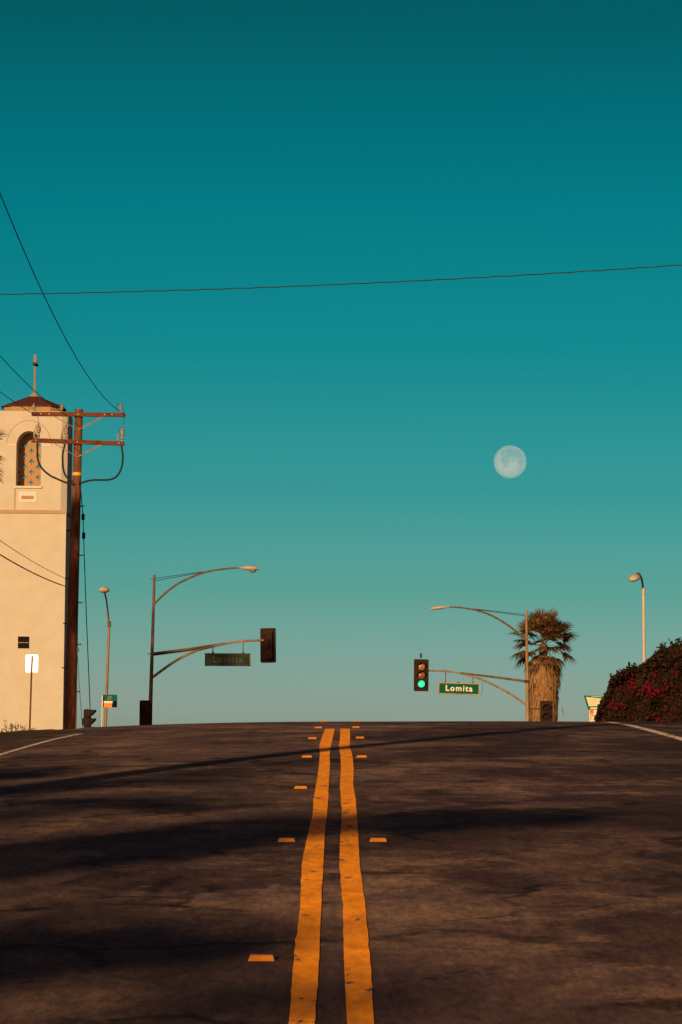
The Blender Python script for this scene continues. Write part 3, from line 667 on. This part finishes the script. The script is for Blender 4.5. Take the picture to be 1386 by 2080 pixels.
# post-mounted light across the side street
def side_signal():
    c = at(181, 1467, 152); s = signal(c, math.radians(78), 'small dark traffic light in profile between the wooden pole and bus sign', plate=False, wd=.4)
    g = Vector((c.x - .25, c.y, gz(c.x, 152)))
    return s
side_signal()
p = at(177.5, 1480, 152); g = Vector((p.x, p.y, gz(p.x, p.y) - .1)); r = empty('signal_post', g, 'dark post behind the small profile traffic light', 'signal post'); MB().tube([g, Vector((p.x, p.y, at(178, 1443, 152).z))], .06, 10).build('post', M['black'], r, True)
MB().lathe([(.06, 0), (.05, .04), (.0, .07)], Vector((p.x, p.y, at(178, 1443, 152).z)), None, 8).build('post_cap', M['black'], r)

# ------------------------------------------------------------------ street lamps
def lamp_left():
    Y = 185.0; A = lambda x, y, d=0: at(x, y, Y + d)
    a, b = A(222, 1270), A(214.2, 1478); g = pole_to_ground(a, b, Y)
    r = empty('street_lamp', g, 'slim street lamp between the wooden pole and left signal mast', 'street lamp')
    MB().tube([g, a], [.10, .062], 10).build('pole', M['rust'], r, True)
    MB().tube([A(222.4, 1262), A(222, 1274)], .09, 10).build('collar', M['brownpole'], r, True)
    arm = catmull([A(222, 1270), A(219.5, 1245, -.3), A(216.5, 1220, -1.1), A(213, 1204, -2.2)])
    MB().tube(arm, .045, 8).build('lamp_arm', M['brownpole'], r, True)
    cobra([A(212.5, 1201.5, -2.2), A(211, 1197, -3.0)], Y, M['lamp'], r, True, .27, bowlx=.5, fat=1.15)
lamp_left()
def lamp_right():
    Y = 147.0; A = lambda x, y, d=0: at(x, y, Y + d)
    a, b = A(1307.3, 1198.5), A(1308.5, 1352); g = pole_to_ground(a, b, Y)
    r = empty('street_lamp', g, 'pale street lamp rising behind the bougainvillea hedge', 'street lamp')
    MB().tube([g, a], [.075, .058], 12).build('pole', M['lamp'], r, True)
    MB().tube([A(1307.3, 1193), A(1307.3, 1206)], .068, 10).build('collar', M['lamp'], r, True)
    arm = catmull([A(1307, 1197), A(1304.5, 1180, -.15), A(1301, 1168.5, -.4), A(1296, 1164.5, -.7), A(1292, 1166, -1.0)])
    MB().tube(arm, .042, 8).build('lamp_arm', M['steel'], r, True)
    h = cobra([A(1297, 1168, -.75), A(1282, 1179, -1.6)], Y, M['lamp'], r, True, .22, bowlx=.5, fat=1.3)
lamp_right()

# ------------------------------------------------------------------ signs
def parking_sign():
    Y = 95.0; A = lambda x, y, d=0: at(x, y, Y + d); t, b = A(65.4, 1332), A(60.6, 1483); g = pole_to_ground(t, b, Y)
    r = empty('parking_sign', g, 'small blank white sign on a thin post before the cream tower', 'sign')
    MB().prism([(x + A(64.8, 1347.5).x, z + A(64.8, 1347.5).z) for x, z in rrect(.315, .455, .035)][::-1], Y + .03, Y + .034).build('panel', M['alu'], r)
    MB().tube([g, t], .024, 4).build('post', M['brownpole'], r)
    for y in (1382, 1391, 1400): MB().box(A(62.6, y), .10, .01, .008).build('bracket', M['steel'], r)
parking_sign()
def bus_sign():
    Y = 160.0; A = lambda x, y, d=0: at(x, y, Y + d); p = A(208.3, 1415); g = Vector((p.x - .02, p.y, gz(p.x, Y) - .1))
    r = empty('bus_stop_sign', g, 'teal, white and orange bus stop sign in front of the slim lamp', 'bus sign')
    MB().tube([g, p], .026, 6).build('post', M['cream'], r)
    def rect(x0, y0, x1, y1, dy, m, nm, th=.02):
        a, b = A(x0, y0), A(x1, y1); return MB().box(((a.x + b.x)/2, Y + dy, (a.z + b.z)/2), b.x - a.x, th, a.z - b.z).build(nm, m, r)
    rect(210, 1411, 238, 1437, -.03, M['darksheet'], 'panel', .03)
    rect(212, 1411.4, 237.6, 1424, -.049, M['teal'], 'colour_band', .006); rect(209.8, 1424, 229, 1428.4, -.050, M['signwhite'], 'colour_band', .006); rect(211, 1428.4, 228, 1437, -.049, M['orange'], 'colour_band', .006)
    MB().box(A(209, 1424), .03, .40, .46).build('side_panel', M['cream'], r)
    c = A(222.5, 1418.5); text('17', .20, M['frame'], 'lettering', r, (c.x - g.x, -.055, c.z - g.z), .002, .004)
bus_sign()
def plaza_sign():
    Y = 330.0; A = lambda x, y, d=0: at(x, y, Y + d)
    b = A(1207, 1470); g = Vector((b.x, Y, gz(b.x, Y) - .2)); r = empty('plaza_sign', g, 'green rimmed white trapezoid sign on a pylon left of the hedge', 'sign')
    def poly(pts, y0, y1, m, nm, par=r):
        q = [A(x, y) for x, y in pts]; return MB().prism([(v.x, v.z) for v in q][::-1], Y + y0, Y + y1).build(nm, m, par)
    poly([(1186.7, 1412.7), (1226, 1414.2), (1217.5, 1441.5), (1195.2, 1441.5)], -.2, .2, M['sgreen'], 'cabinet')
    f = poly([(1190.6, 1416), (1222, 1419.5), (1215, 1434.3), (1196.4, 1434.7)], -.23, -.21, M['cream'], 'face_panel')
    poly([(1199.5, 1437.3), (1213, 1437.3), (1212, 1440), (1199.5, 1440)], -.23, -.21, M['signwhite'], 'lower_strip')
    for x0, x1, y in ((1201, 1212, 1421.3), (1199, 1214.5, 1425.6), (1200, 1211, 1430.6)):
        for k in range(int((x1 - x0)/2.2)):
            poly([(x0 + k*2.2, y - 1.0), (x0 + k*2.2 + 1.5, y - 1.0), (x0 + k*2.2 + 1.5, y + 1.0), (x0 + k*2.2, y + 1.0)], -.245, -.232, M['darktext'], 'letter_block', f)
    for k in range(9): poly([(1201.5 + k*2.3, 1414.7), (1203.0 + k*2.3, 1414.8), (1203.0 + k*2.3, 1416.2), (1201.5 + k*2.3, 1416.1)], -.225, -.205, M['signwhite'], 'letter_block')
    a, c = A(1197.3, 1441.5), A(1216, 1441.5); MB().box(((a.x + c.x)/2, Y, (a.z + g.z)/2), c.x - a.x, .35, a.z - g.z).build('pylon', M['cream'], r)
    poly([(1198.5, 1442.3), (1205.5, 1442.3), (1205.5, 1449.5), (1198.5, 1449.5)], -.20, -.18, M['red'], 'tenant_panel'); poly([(1199, 1451), (1206, 1451), (1206, 1454.5), (1199, 1454.5)], -.20, -.18, M['orange'], 'tenant_panel')
    poly([(1199, 1457), (1201.5, 1457), (1201.5, 1459), (1199, 1459)], -.20, -.18, M['dull'], 'tenant_panel'); poly([(1199, 1461.2), (1201, 1461.2), (1201, 1463), (1199, 1463)], -.20, -.18, M['dull'], 'tenant_panel')
plaza_sign()

# ------------------------------------------------------------------ palms
def frond_mesh(seed, curl):
    """fan leaf: petiole from origin along +X, blade of leaflets joined near its centre and split towards the rim"""
    rs = np.random.default_rng(seed); V = []; Fq = []
    def quad(a, b, c_, d): n = len(V); V.extend([a, b, c_, d]); Fq.append((n, n + 1, n + 2, n + 3))
    pl = 1.22
    pz = lambda t: -curl*.30*t*t
    for k in range(4):
        t0, t1 = k/4, (k + 1)/4; quad((pl*t0, -.028, pz(t0)), (pl*t0, .028, pz(t0)), (pl*t1, .02, pz(t1)), (pl*t1, -.02, pz(t1)))
    h = np.array([pl, 0, pz(1)]); NA = 28
    for i, a in enumerate(np.linspace(-1.55, 1.55, NA)):
        a = a + rs.normal(0, .02); ln = (1.02 - .22*abs(a)/1.55)*rs.uniform(.88, 1.08)
        dirv = np.array([math.cos(a), math.sin(a), .16*abs(math.sin(a)) + (.05 if i % 2 else -.02)]); side = np.array([-math.sin(a), math.cos(a), 0]); dr = curl*rs.uniform(.6, 1.5)
        p = [h]
        for k in range(1, 5):
            t = k/4; p.append(h + dirv*ln*t + np.array([0, 0, -ln*(.05*t*t + (.12 + .50*dr)*max(0, t - .45)**1.5*1.6)]) + rs.normal(0, .015, 3)*t)
        wd = [.006, .044, .058, .032, .005]
        for k in range(4): quad(p[k] - side*wd[k], p[k] + side*wd[k], p[k + 1] + side*wd[k + 1], p[k + 1] - side*wd[k + 1])
    me = bpy.data.meshes.new('frond'); me.from_pydata([tuple(v) for v in V], [], Fq); me.materials.append(M['frond'])
    return me
FR = [frond_mesh(i, c_) for i, c_ in enumerate((.25, .45, .65, .9, 1.15, .55))]
def palm(name, base, crown, label, scale=1.0, skirt_len=3.2, skirt_r=1.05, nf=46, seed=3, group=None, trunk=.30, drop=.25):
    rs = random.Random(seed); nr = np.random.default_rng(seed)
    base = Vector(base); crown = Vector(crown); r = empty(name, base, label, 'palm tree', group)
    MB().tube([base, base.lerp(crown, .5), crown], [trunk*1.25, trunk, trunk*.9], 14).build('trunk', M['bark'], r, True)
    # skirt of dead leaves hanging down round the trunk
    n = int(1500*skirt_len/3.2); Z = nr.uniform(0, skirt_len, n); an = nr.uniform(0, 2*math.pi, n); V = []; Fq = []
    for i in range(n):
        t = Z[i]/skirt_len; rr = skirt_r*(.86 + .14*math.cos(t*2.2))*(1.12 if t < .18 else 1)*nr.uniform(.80, 1.04); rr *= .55 + .45*min(1, (t + .05)*7)
        ln = nr.uniform(.35, .95); wd = nr.uniform(.03, .09); c_, s_ = math.cos(an[i]), math.sin(an[i]); top = crown + Vector((0, 0, -Z[i] - drop))
        tw = nr.normal(0, .35); side = Vector((-s_*math.cos(tw) , c_*math.cos(tw), math.sin(tw)*.3)); sw = nr.normal(0, .12)
        p0 = top + Vector((c_*(rr - .18), s_*(rr - .18), .10)); p1 = top + Vector((c_*rr - s_*sw*.4, s_*rr + c_*sw*.4, -ln*.45)); p2 = top + Vector((c_*(rr + .02) - s_*sw, s_*(rr + .02) + c_*sw, -ln))
        o = len(V); V += [p0 - side*wd*.6, p0 + side*wd*.6, p1 - side*wd, p1 + side*wd, p2 - side*wd*.15, p2 + side*wd*.15]; Fq += [(o, o + 1, o + 3, o + 2), (o + 2, o + 3, o + 5, o + 4)]
    sk = MB(); sk.v = V; sk.f = [list(f) for f in Fq]
    sk.tube([crown + Vector((0, 0, -drop - .05)), crown + Vector((0, 0, -drop - .55)), crown + Vector((0, 0, -skirt_len - drop))], [.35, skirt_r*.78, skirt_r*.76], 16)
    tag(sk.build('dead_leaf_skirt', M['thatch'], r), kind='stuff')
    for i in range(nf):
        t = (i + .5)/nf; el = math.radians(78 - 122*t + rs.uniform(-10, 10)); az = i*2.399963 + rs.uniform(-.25, .25)
        me = FR[min(4, int(t*4.6))] if rs.random() < .8 else FR[5]
        f = bpy.data.objects.new('frond', me); C.objects.link(f); f.parent = r; f.location = crown - base + Vector((0, 0, .12 - .45*t))
        f.rotation_euler = (Matrix.Rotation(az, 3, 'Z') @ Matrix.Rotation(-el, 3, 'Y') @ Matrix.Rotation(rs.uniform(-.5, .5), 3, 'X')).to_euler()
        s = scale*rs.uniform(.88, 1.08); f.scale = (s, s, s)
    return r
cr_ = at(1104, 1308, 240.0)
pr = palm('fan_palm', (at(1103, 1465, 240).x, 240, gz(16, 240) - .2), cr_, 'fan palm with shaggy skirt of dead leaves behind the right signal mast', 1.06, 9.5, 1.02, 46, 5, drop=.85)
# broken hanging leaf on the right of the skirt
MB().tube(catmull([at(1134, 1424, 239.0), at(1140, 1432, 239), at(1142.5, 1441, 239), at(1145, 1452, 239)]), [.012]*18 + [.03], 5).build('hanging_dead_leaf', M['thatch'], pr) if False else None
hl = MB(); q = catmull([at(1133, 1422, 239.0), at(1139, 1430, 239), at(1142, 1437, 239), at(1143.5, 1445, 239), at(1146, 1455, 239)], 5)
hl.tube(q, [.015]*10 + [.03, .06, .08, .09, .085, .08, .07, .06, .05, .04, .01], 6, ez=.4).build('hanging_dead_leaf', M['thatch'], pr)
LPY = 150.0
palm('fan_palm', (at(-92, 1400, LPY).x, LPY, gz(-15, LPY) - .2), at(-80, 928, LPY), 'palm at the left edge, one dark leaf tip showing beside the tower', .98, 3.0, .6, 44, 8)
palm('fan_palm', (-18.6, 67.5, gz(-18, 67) - .2), (-18.6, 67.5, 13.7), 'unseen palm added left of the frame to shade the wooden pole', .8, 1.4, .5, 60, 21)  # added out of view so its crown darkens the middle of the pole

# ------------------------------------------------------------------ hedges
def hedge(name, outline, Ya, Yb, label, seed, nleaf, blooms, nbr):
    """outline: (x, z top) profile along X at the front; runs from Ya back to Yb"""
    nr = np.random.default_rng(seed); xs = np.array([o[0] for o in outline]); zs = np.array([o[1] for o in outline])
    x0, x1 = xs[0], xs[-1]; g0 = gz((x0 + x1)/2, Ya) - .1
    r = empty(name, ((x0 + x1)/2, (Ya + Yb)/2, g0), label, 'hedge', 'bougainvillea hedge along the right side')
    org = np.array(r.location)
    # woody core
    nx, ny = 26, 10; V = []; top = lambda x: np.interp(x, xs, zs)
    core = MB()
    for j in range(ny + 1):
        y = Ya + .8 + (Yb - Ya - 1.2)*j/ny
        for i in range(nx + 1):
            x = x0 + .35 + (x1 - x0 - .5)*i/nx; V.append((x, y, top(x) - .40 + nr.normal(0, .05)))
    nv = len(V); V += [(v[0], v[1], g0 - .3) for v in V]; Fq = []
    for j in range(ny):
        for i in range(nx): a = j*(nx + 1) + i; Fq.append((a, a + 1, a + nx + 2, a + nx + 1))
    for i in range(nx):
        a = i; Fq.append((a, nv + a, nv + a + 1, a + 1)); b = ny*(nx + 1) + i; Fq.append((b, b + 1, nv + b + 1, nv + b))
    for j in range(ny):
        a = j*(nx + 1); Fq.append((a, a + nx + 1, nv + a + nx + 1, nv + a)); b = a + nx; Fq.append((b, nv + b, nv + b + nx + 1, b + nx + 1))
    core.add([(v[0]*(v[1]/Ya)**1.15, v[1], v[2]) for v in V], Fq).build('branches', M['hedgecore'], r)
    # lumpy surface points on the front, the left end and the top
    def lump(x, y, z): return .24*np.sin(x*2.3 + z*1.7 + seed)*np.sin(z*3.1 + x) + .17*np.sin(x*6.1 - z*4.3 + y*2.0) + .07*np.sin(z*9 + x*8)
    n1 = int(nleaf*.62); x = nr.uniform(x0, x1, n1); z = g0 + (top(x) - g0)*nr.uniform(0, 1, n1)**.9; y = Ya + .25 - lump(x, 0, z) + np.abs(nr.normal(0, .28, n1)) + .9*np.clip((z - top(x) + .5), 0, 1)
    n2 = int(nleaf*.26); x2 = nr.uniform(x0, x1, n2); y2 = nr.uniform(Ya, Yb, n2); z2 = top(x2) + .5*lump(x2, y2, y2) - np.abs(nr.normal(0, .10, n2))
    n3 = nleaf - n1 - n2; t = nr.uniform(0, 1, n3); zt = top(x0 + .45); y3 = nr.uniform(Ya, Yb, n3); z3 = g0 + (zt - g0)*t; x3 = np.interp(z3, zs[:5], xs[:5]) + .10 + .5*lump(y3, 0, z3) + np.abs(nr.normal(0, .08, n3))
    P_ = np.concatenate([np.stack([x, y, z], 1), np.stack([x2, y2, z2], 1), np.stack([x3, y3, z3], 1)])
    # whippy shoots above the outline
    sh = []
    for k in range(44):
        bx = nr.uniform(x0 + .3, x1); by = nr.uniform(Ya + .1, Yb); bz = top(bx); L = nr.uniform(.08, .34); d = np.array([nr.normal(-.2, .4), nr.normal(0, .2), 1]); 
        for q_ in np.linspace(0, 1, int(6 + L*30)): sh.append(np.array([bx, by, bz]) + d*L*q_ + nr.normal(0, .025, 3))
    P_ = np.concatenate([P_, np.array(sh)])
    fan = lambda A: np.stack([A[:, 0]*(A[:, 1]/Ya)**1.15, A[:, 1], A[:, 2]], 1)
    P_ = fan(P_); V, Fq = leaves(P_, .105, nr, .65); tag(npmesh('foliage', V, Fq, M['hedge'], r, org), kind='stuff')
    B = []
    for (bx, bz, sx_, sz_, cnt) in blooms:
        X = nr.normal(bx, sx_, cnt); Z = nr.normal(bz, sz_, cnt); ok = (X > x0 + .05) & (Z < top(X) + .10) & (Z > g0); X, Z = X[ok], Z[ok]
        Yy = Ya + .16 - lump(X, 0, Z) + nr.normal(0, .05, len(X)) + .9*np.clip((Z - top(X) + .5), 0, 1)
        for a, b_, c_ in zip(X, Yy, Z):
            for q_ in range(7): B.append((a + nr.normal(0, .03), b_ + nr.normal(0, .03), c_ + nr.normal(0, .03)))
    X = nr.uniform(x0, x1, nbr); Z = g0 + (top(X) - g0)*nr.uniform(0, 1, nbr)
    for a, c_ in zip(X, Z):
        b_ = Ya + .16 - lump(a, 0, c_) + .9*max(0, c_ - top(a) + .5)
        for q_ in range(4): B.append((a + nr.normal(0, .03), b_ + nr.normal(0, .03), c_ + nr.normal(0, .03)))
    V, Fq = leaves(np.array(B), .062, nr, .9); tag(npmesh('blossom', V, Fq, M['bract'], r, org), kind='stuff')
    return r
def prof(pts, Y): return [(at(x, y, Y).x, at(x, y, Y).z) for x, y in pts]
HA = prof([(1203, 1490), (1216, 1441), (1231, 1414), (1238, 1394), (1243, 1378), (1256, 1370), (1291, 1362), (1306, 1357), (1325, 1352), (1350, 1350)], 110)
hz = lambda x, y, Y: (at(x, y, Y).x, at(x, y, Y).z)
hedge('bougainvillea_hedge', HA, 110, 117, 'lower bougainvillea hedge sloping down to the plaza sign', 5, 34000,
      [(*hz(1280, 1390, 110), .16, .12, 16), (*hz(1238, 1432, 110), .12, .08, 14), (*hz(1256, 1434, 110), .06, .06, 9), (*hz(1308, 1425, 110), .10, .10, 6)], 60)
HB = prof([(1303, 1490), (1306, 1400), (1309, 1362), (1313, 1348), (1327, 1337), (1344, 1324), (1362, 1318), (1386, 1314), (1420, 1308), (1470, 1300)], 98)
hedge('bougainvillea_hedge', HB, 98, 104, 'taller bougainvillea hedge at the right edge with a magenta bloom patch', 9, 46000,
      [(*hz(1350, 1330, 98), .13, .09, 34), (*hz(1328, 1356, 98), .10, .13, 38), (*hz(1321, 1392, 98), .07, .15, 46), (*hz(1326, 1406, 98), .08, .07, 18), (*hz(1341, 1408, 98), .05, .04, 10), (*hz(1370, 1400, 98), .2, .2, 8), (*hz(1340, 1462, 98), .05, .03, 8)], 80)

# ------------------------------------------------------------------ weeds on the left verge
def weed(x, y, h, seed):
    nr = np.random.default_rng(seed); Y = 61.0; b = at(x, 1488, Y); g = Vector((b.x, Y, gz(b.x, Y) - .05)); r = empty('weed', g, None, 'weed', 'dry weeds on the left verge')
    topz = at(x, y, Y).z; mb = MB(); lf = []
    for k in range(3):
        lean = nr.normal(0, .05); p = [g + Vector((nr.normal(0, .03), nr.normal(0, .05), 0))]; H = (topz - g.z)*nr.uniform(.6, 1)
        for t in (.35, .7, 1.): p.append(g + Vector((lean*t + nr.normal(0, .008), 0, H*t)))
        mb.tube(p, [.006, .005, .004, .003], 4)
        for q_ in range(9): t = nr.uniform(.35, 1.05); lf.append(np.array(p[0].lerp(p[-1], t)) + nr.normal(0, .02, 3))
    mb.build('stalk', M['weed'], r); V, Fq = leaves(np.array(lf), .035, nr, .5); npmesh('leaf_cluster', V, Fq, M['weed'], r, np.array(g)); return r
for i, (x, y, l) in enumerate(((5, 1474, 'short dry weed at the left edge of the photo below the tower'), (15, 1461, 'tallest dry weed standing against the cream tower base'), (24, 1470, 'bushy dry weed third from the left edge'),
                               (36, 1470, 'thin dry weed left of the paired stalks'), (46, 1470, 'thin dry weed between the bushy ones and the sign post'), (68, 1477, 'low dry tuft right of the sign post'))):
    tag(weed(x, y, 0, 40 + i), l)

# ------------------------------------------------------------------ the moon
def moon():
    D = 9000.0; d = (FWD + RT*((1036.5 - 693)/FPX) + UP*((1040 - 938)/FPX)).normalized(); R_ = D*33.6/FPX
    bm = bmesh.new(); bmesh.ops.create_uvsphere(bm, u_segments=48, v_segments=32, radius=R_); me = bpy.data.meshes.new('moon'); bm.to_mesh(me); bm.free()
    me.polygons.foreach_set('use_smooth', [True]*len(me.polygons))
    m = bpy.data.materials.new('moon regolith through daylight air'); m.use_nodes = True; t = m.node_tree; t.nodes.clear(); N = t.nodes.new; L = t.links.new
    out = N('ShaderNodeOutputMaterial'); add = N('ShaderNodeAddShader'); tr = N('ShaderNodeBsdfTransparent'); df = N('ShaderNodeBsdfDiffuse'); df.inputs['Roughness'].default_value = .35
    c = N('ShaderNodeTexCoord'); n = N('ShaderNodeTexNoise'); n.inputs['Scale'].default_value = 4.2/R_; n.inputs['Detail'].default_value = 5; n.inputs['Roughness'].default_value = .6
    L(c.outputs['Object'], n.inputs['Vector'])
    wp = N('ShaderNodeVectorMath'); wp.operation = 'SCALE'; wp.inputs[3].default_value = R_*.35; sb = N('ShaderNodeVectorMath'); sb.operation = 'SUBTRACT'; sb.inputs[1].default_value = (.5, .5, .5)
    L(n.outputs['Color'], sb.inputs[0]); L(sb.outputs[0], wp.inputs[0]); ad = N('ShaderNodeVectorMath'); L(c.outputs['Object'], ad.inputs[0]); L(wp.outputs[0], ad.inputs[1])
    acc = None   # the dark seas, as dips in brightness round fixed places on the near side
    for (u, v, rad, dep) in ((.0, .52, .42, .55), (.42, .48, .40, .55), (-.32, .12, .34, .55), (-.30, -.22, .24, .40), (.62, .05, .34, .55), (.22, .14, .20, .45), (.60, -.40, .30, .40), (-.42, .52, .26, .40)):
        p = (RT*u + UP*v - FWD*math.sqrt(max(0, 1 - u*u - v*v)))*R_
        ds = N('ShaderNodeVectorMath'); ds.operation = 'DISTANCE'; L(ad.outputs[0], ds.inputs[0]); ds.inputs[1].default_value = p
        k = N('ShaderNodeMapRange'); k.interpolation_type = 'SMOOTHSTEP'; k.inputs[1].default_value = rad*R_*.55; k.inputs[2].default_value = rad*R_*1.15; k.inputs[3].default_value = 1 - dep*1.45; k.inputs[4].default_value = 1
        L(ds.outputs['Value'], k.inputs[0])
        if acc is None: acc = k.outputs[0]
        else:
            q = N('ShaderNodeMath'); q.operation = 'MINIMUM'; L(acc, q.inputs[0]); L(k.outputs[0], q.inputs[1]); acc = q.outputs[0]
    gr = N('ShaderNodeMapRange'); gr.inputs[1].default_value = .3; gr.inputs[2].default_value = .7; gr.inputs[3].default_value = .82; gr.inputs[4].default_value = 1.12; L(n.outputs[0], gr.inputs[0])
    q = N('ShaderNodeMath'); q.operation = 'MULTIPLY'; L(acc, q.inputs[0]); L(gr.outputs[0], q.inputs[1])
    cc = N('ShaderNodeMix'); cc.data_type = 'RGBA'; cc.blend_type = 'MULTIPLY'; cc.inputs[0].default_value = 1; cc.inputs[6].default_value = (.118, .108, .135, 1); L(q.outputs[0], cc.inputs[7])
    L(cc.outputs[2], df.inputs[0]); L(tr.outputs[0], add.inputs[0]); L(df.outputs[0], add.inputs[1]); L(add.outputs[0], out.inputs[0])
    me.materials.append(m); o = bpy.data.objects.new('moon', me); C.objects.link(o); o.location = d*D
    tag(o, 'pale nearly full moon in the teal sky', 'moon')
moon()

# ------------------------------------------------------------------ street trees beside and behind the camera (their shade lies on the road)
def tree(base, lobes, label, seed, trunk_r=.16, leaf=.13):
    nr = np.random.default_rng(seed); base = Vector(base); r = empty('street_tree', base, label, 'tree', 'street trees outside the frame')
    cen = sum((Vector(l[0]) for l in lobes), Vector())/len(lobes); fork = base.lerp(cen, .55)
    MB().tube([base, base.lerp(fork, .5) + Vector((.1, .05, 0)), fork], [trunk_r*1.3, trunk_r, trunk_r*.8], 10).build('trunk', M['bark'], r, True)
    P_ = []
    for c, rad, cnt in lobes:
        c = Vector(c); MB().tube([fork, fork.lerp(c, .6) + Vector((0, 0, .15)), c], [trunk_r*.55, trunk_r*.35, .02], 6).build('limb', M['bark'], r, True)
        k = nr.normal(size=(cnt, 3)); k /= np.linalg.norm(k, axis=1)[:, None]; k *= nr.uniform(.25, 1.05, cnt)[:, None]**.5
        P_.append(k*np.array(rad) + np.array(c))
    V, Fq = leaves(np.concatenate(P_), leaf, nr); tag(npmesh('crown', V, Fq, M['leaf'], r, np.array(base)), kind='stuff'); return r
def shade(X, Y, L):
    """the point L metres up the sun's path from the road point X, Y"""
    return Vector((X, Y, gz(X, Y))) - SUNV*L
def blob(X, Y, L, rx, ry, rz, cnt): return (tuple(shade(X, Y, L)), (rx, ry, rz), cnt)
def shade_tree(spots, label, seed):
    lo = [blob(*s) for s in spots]; c = sum((Vector(l[0]) for l in lo), Vector())/len(lo); tree((c.x - 1.2, c.y, gz(max(c.x - 1.2, -9), c.y) - .2), lo, label, seed)
shade_tree([(1.25, 24.4, 40, .6, .6, .22, 800), (.5, 24.0, 40, .6, .6, .34, 1400), (-.5, 23.2, 41, .7, .7, .34, 1500), (-1.2, 21.4, 41, .8, .7, .48, 1700), (-2.0, 20.2, 42, .8, .8, .55, 1900), (-3.2, 19.6, 42, 1.0, .8, .55, 1800)], 'broad street tree behind the camera shading the road', 51)
shade_tree([(-.65, 14.8, 44, .45, .5, .26, 480), (-1.1, 14.7, 44, .45, .5, .38, 1200), (-1.7, 14.6, 44, .5, .6, .44, 1600), (-2.6, 14.5, 45, .8, .6, .4, 1500), (-.2, 12.9, 44, .7, .5, .12, 260)], 'street tree behind the camera shading the left lane close by', 52)
shade_tree([(-1.7, 30.6, 46, .9, .5, .16, 900), (-2.9, 29.0, 46, .9, .5, .22, 1300), (-1.7, 27.0, 46, .9, .5, .15, 800), (-3.3, 32.6, 46, .9, .5, .28, 1300), (-2.6, 25.0, 46, .8, .5, .14, 620), (-1.3, 25.9, 46, .6, .5, .07, 260), (-1.1, 32.5, 46, .6, .5, .05, 160)], 'thin street tree behind the camera dappling the left lane', 53)
# roadside tree left of the frame, dappling the left signal mast
def mast_tree():
    lo = []; nr = random.Random(5)
    for (x, y, dz, n_) in ((306, 1430, 0, 900), (308, 1390, 0, 700), (308, 1340, 0, 800), (430, 1342, 0, 600), (340, 1350, 0, 500), (480, 1350, 0, 300), (300, 1460, 0, 900), (310, 1270, 0, 260), (545, 1330, 0, 350)):
        p = Lp(x, y) - SUNV*46; lo.append((tuple(p), (.75, .7, .6), n_))
    c = sum((Vector(l[0]) for l in lo), Vector())/len(lo); tree((c.x, c.y, gz(-9, c.y) - .2), lo, 'roadside tree left of the frame dappling the left signal mast', 60, .2, .16)
mast_tree()
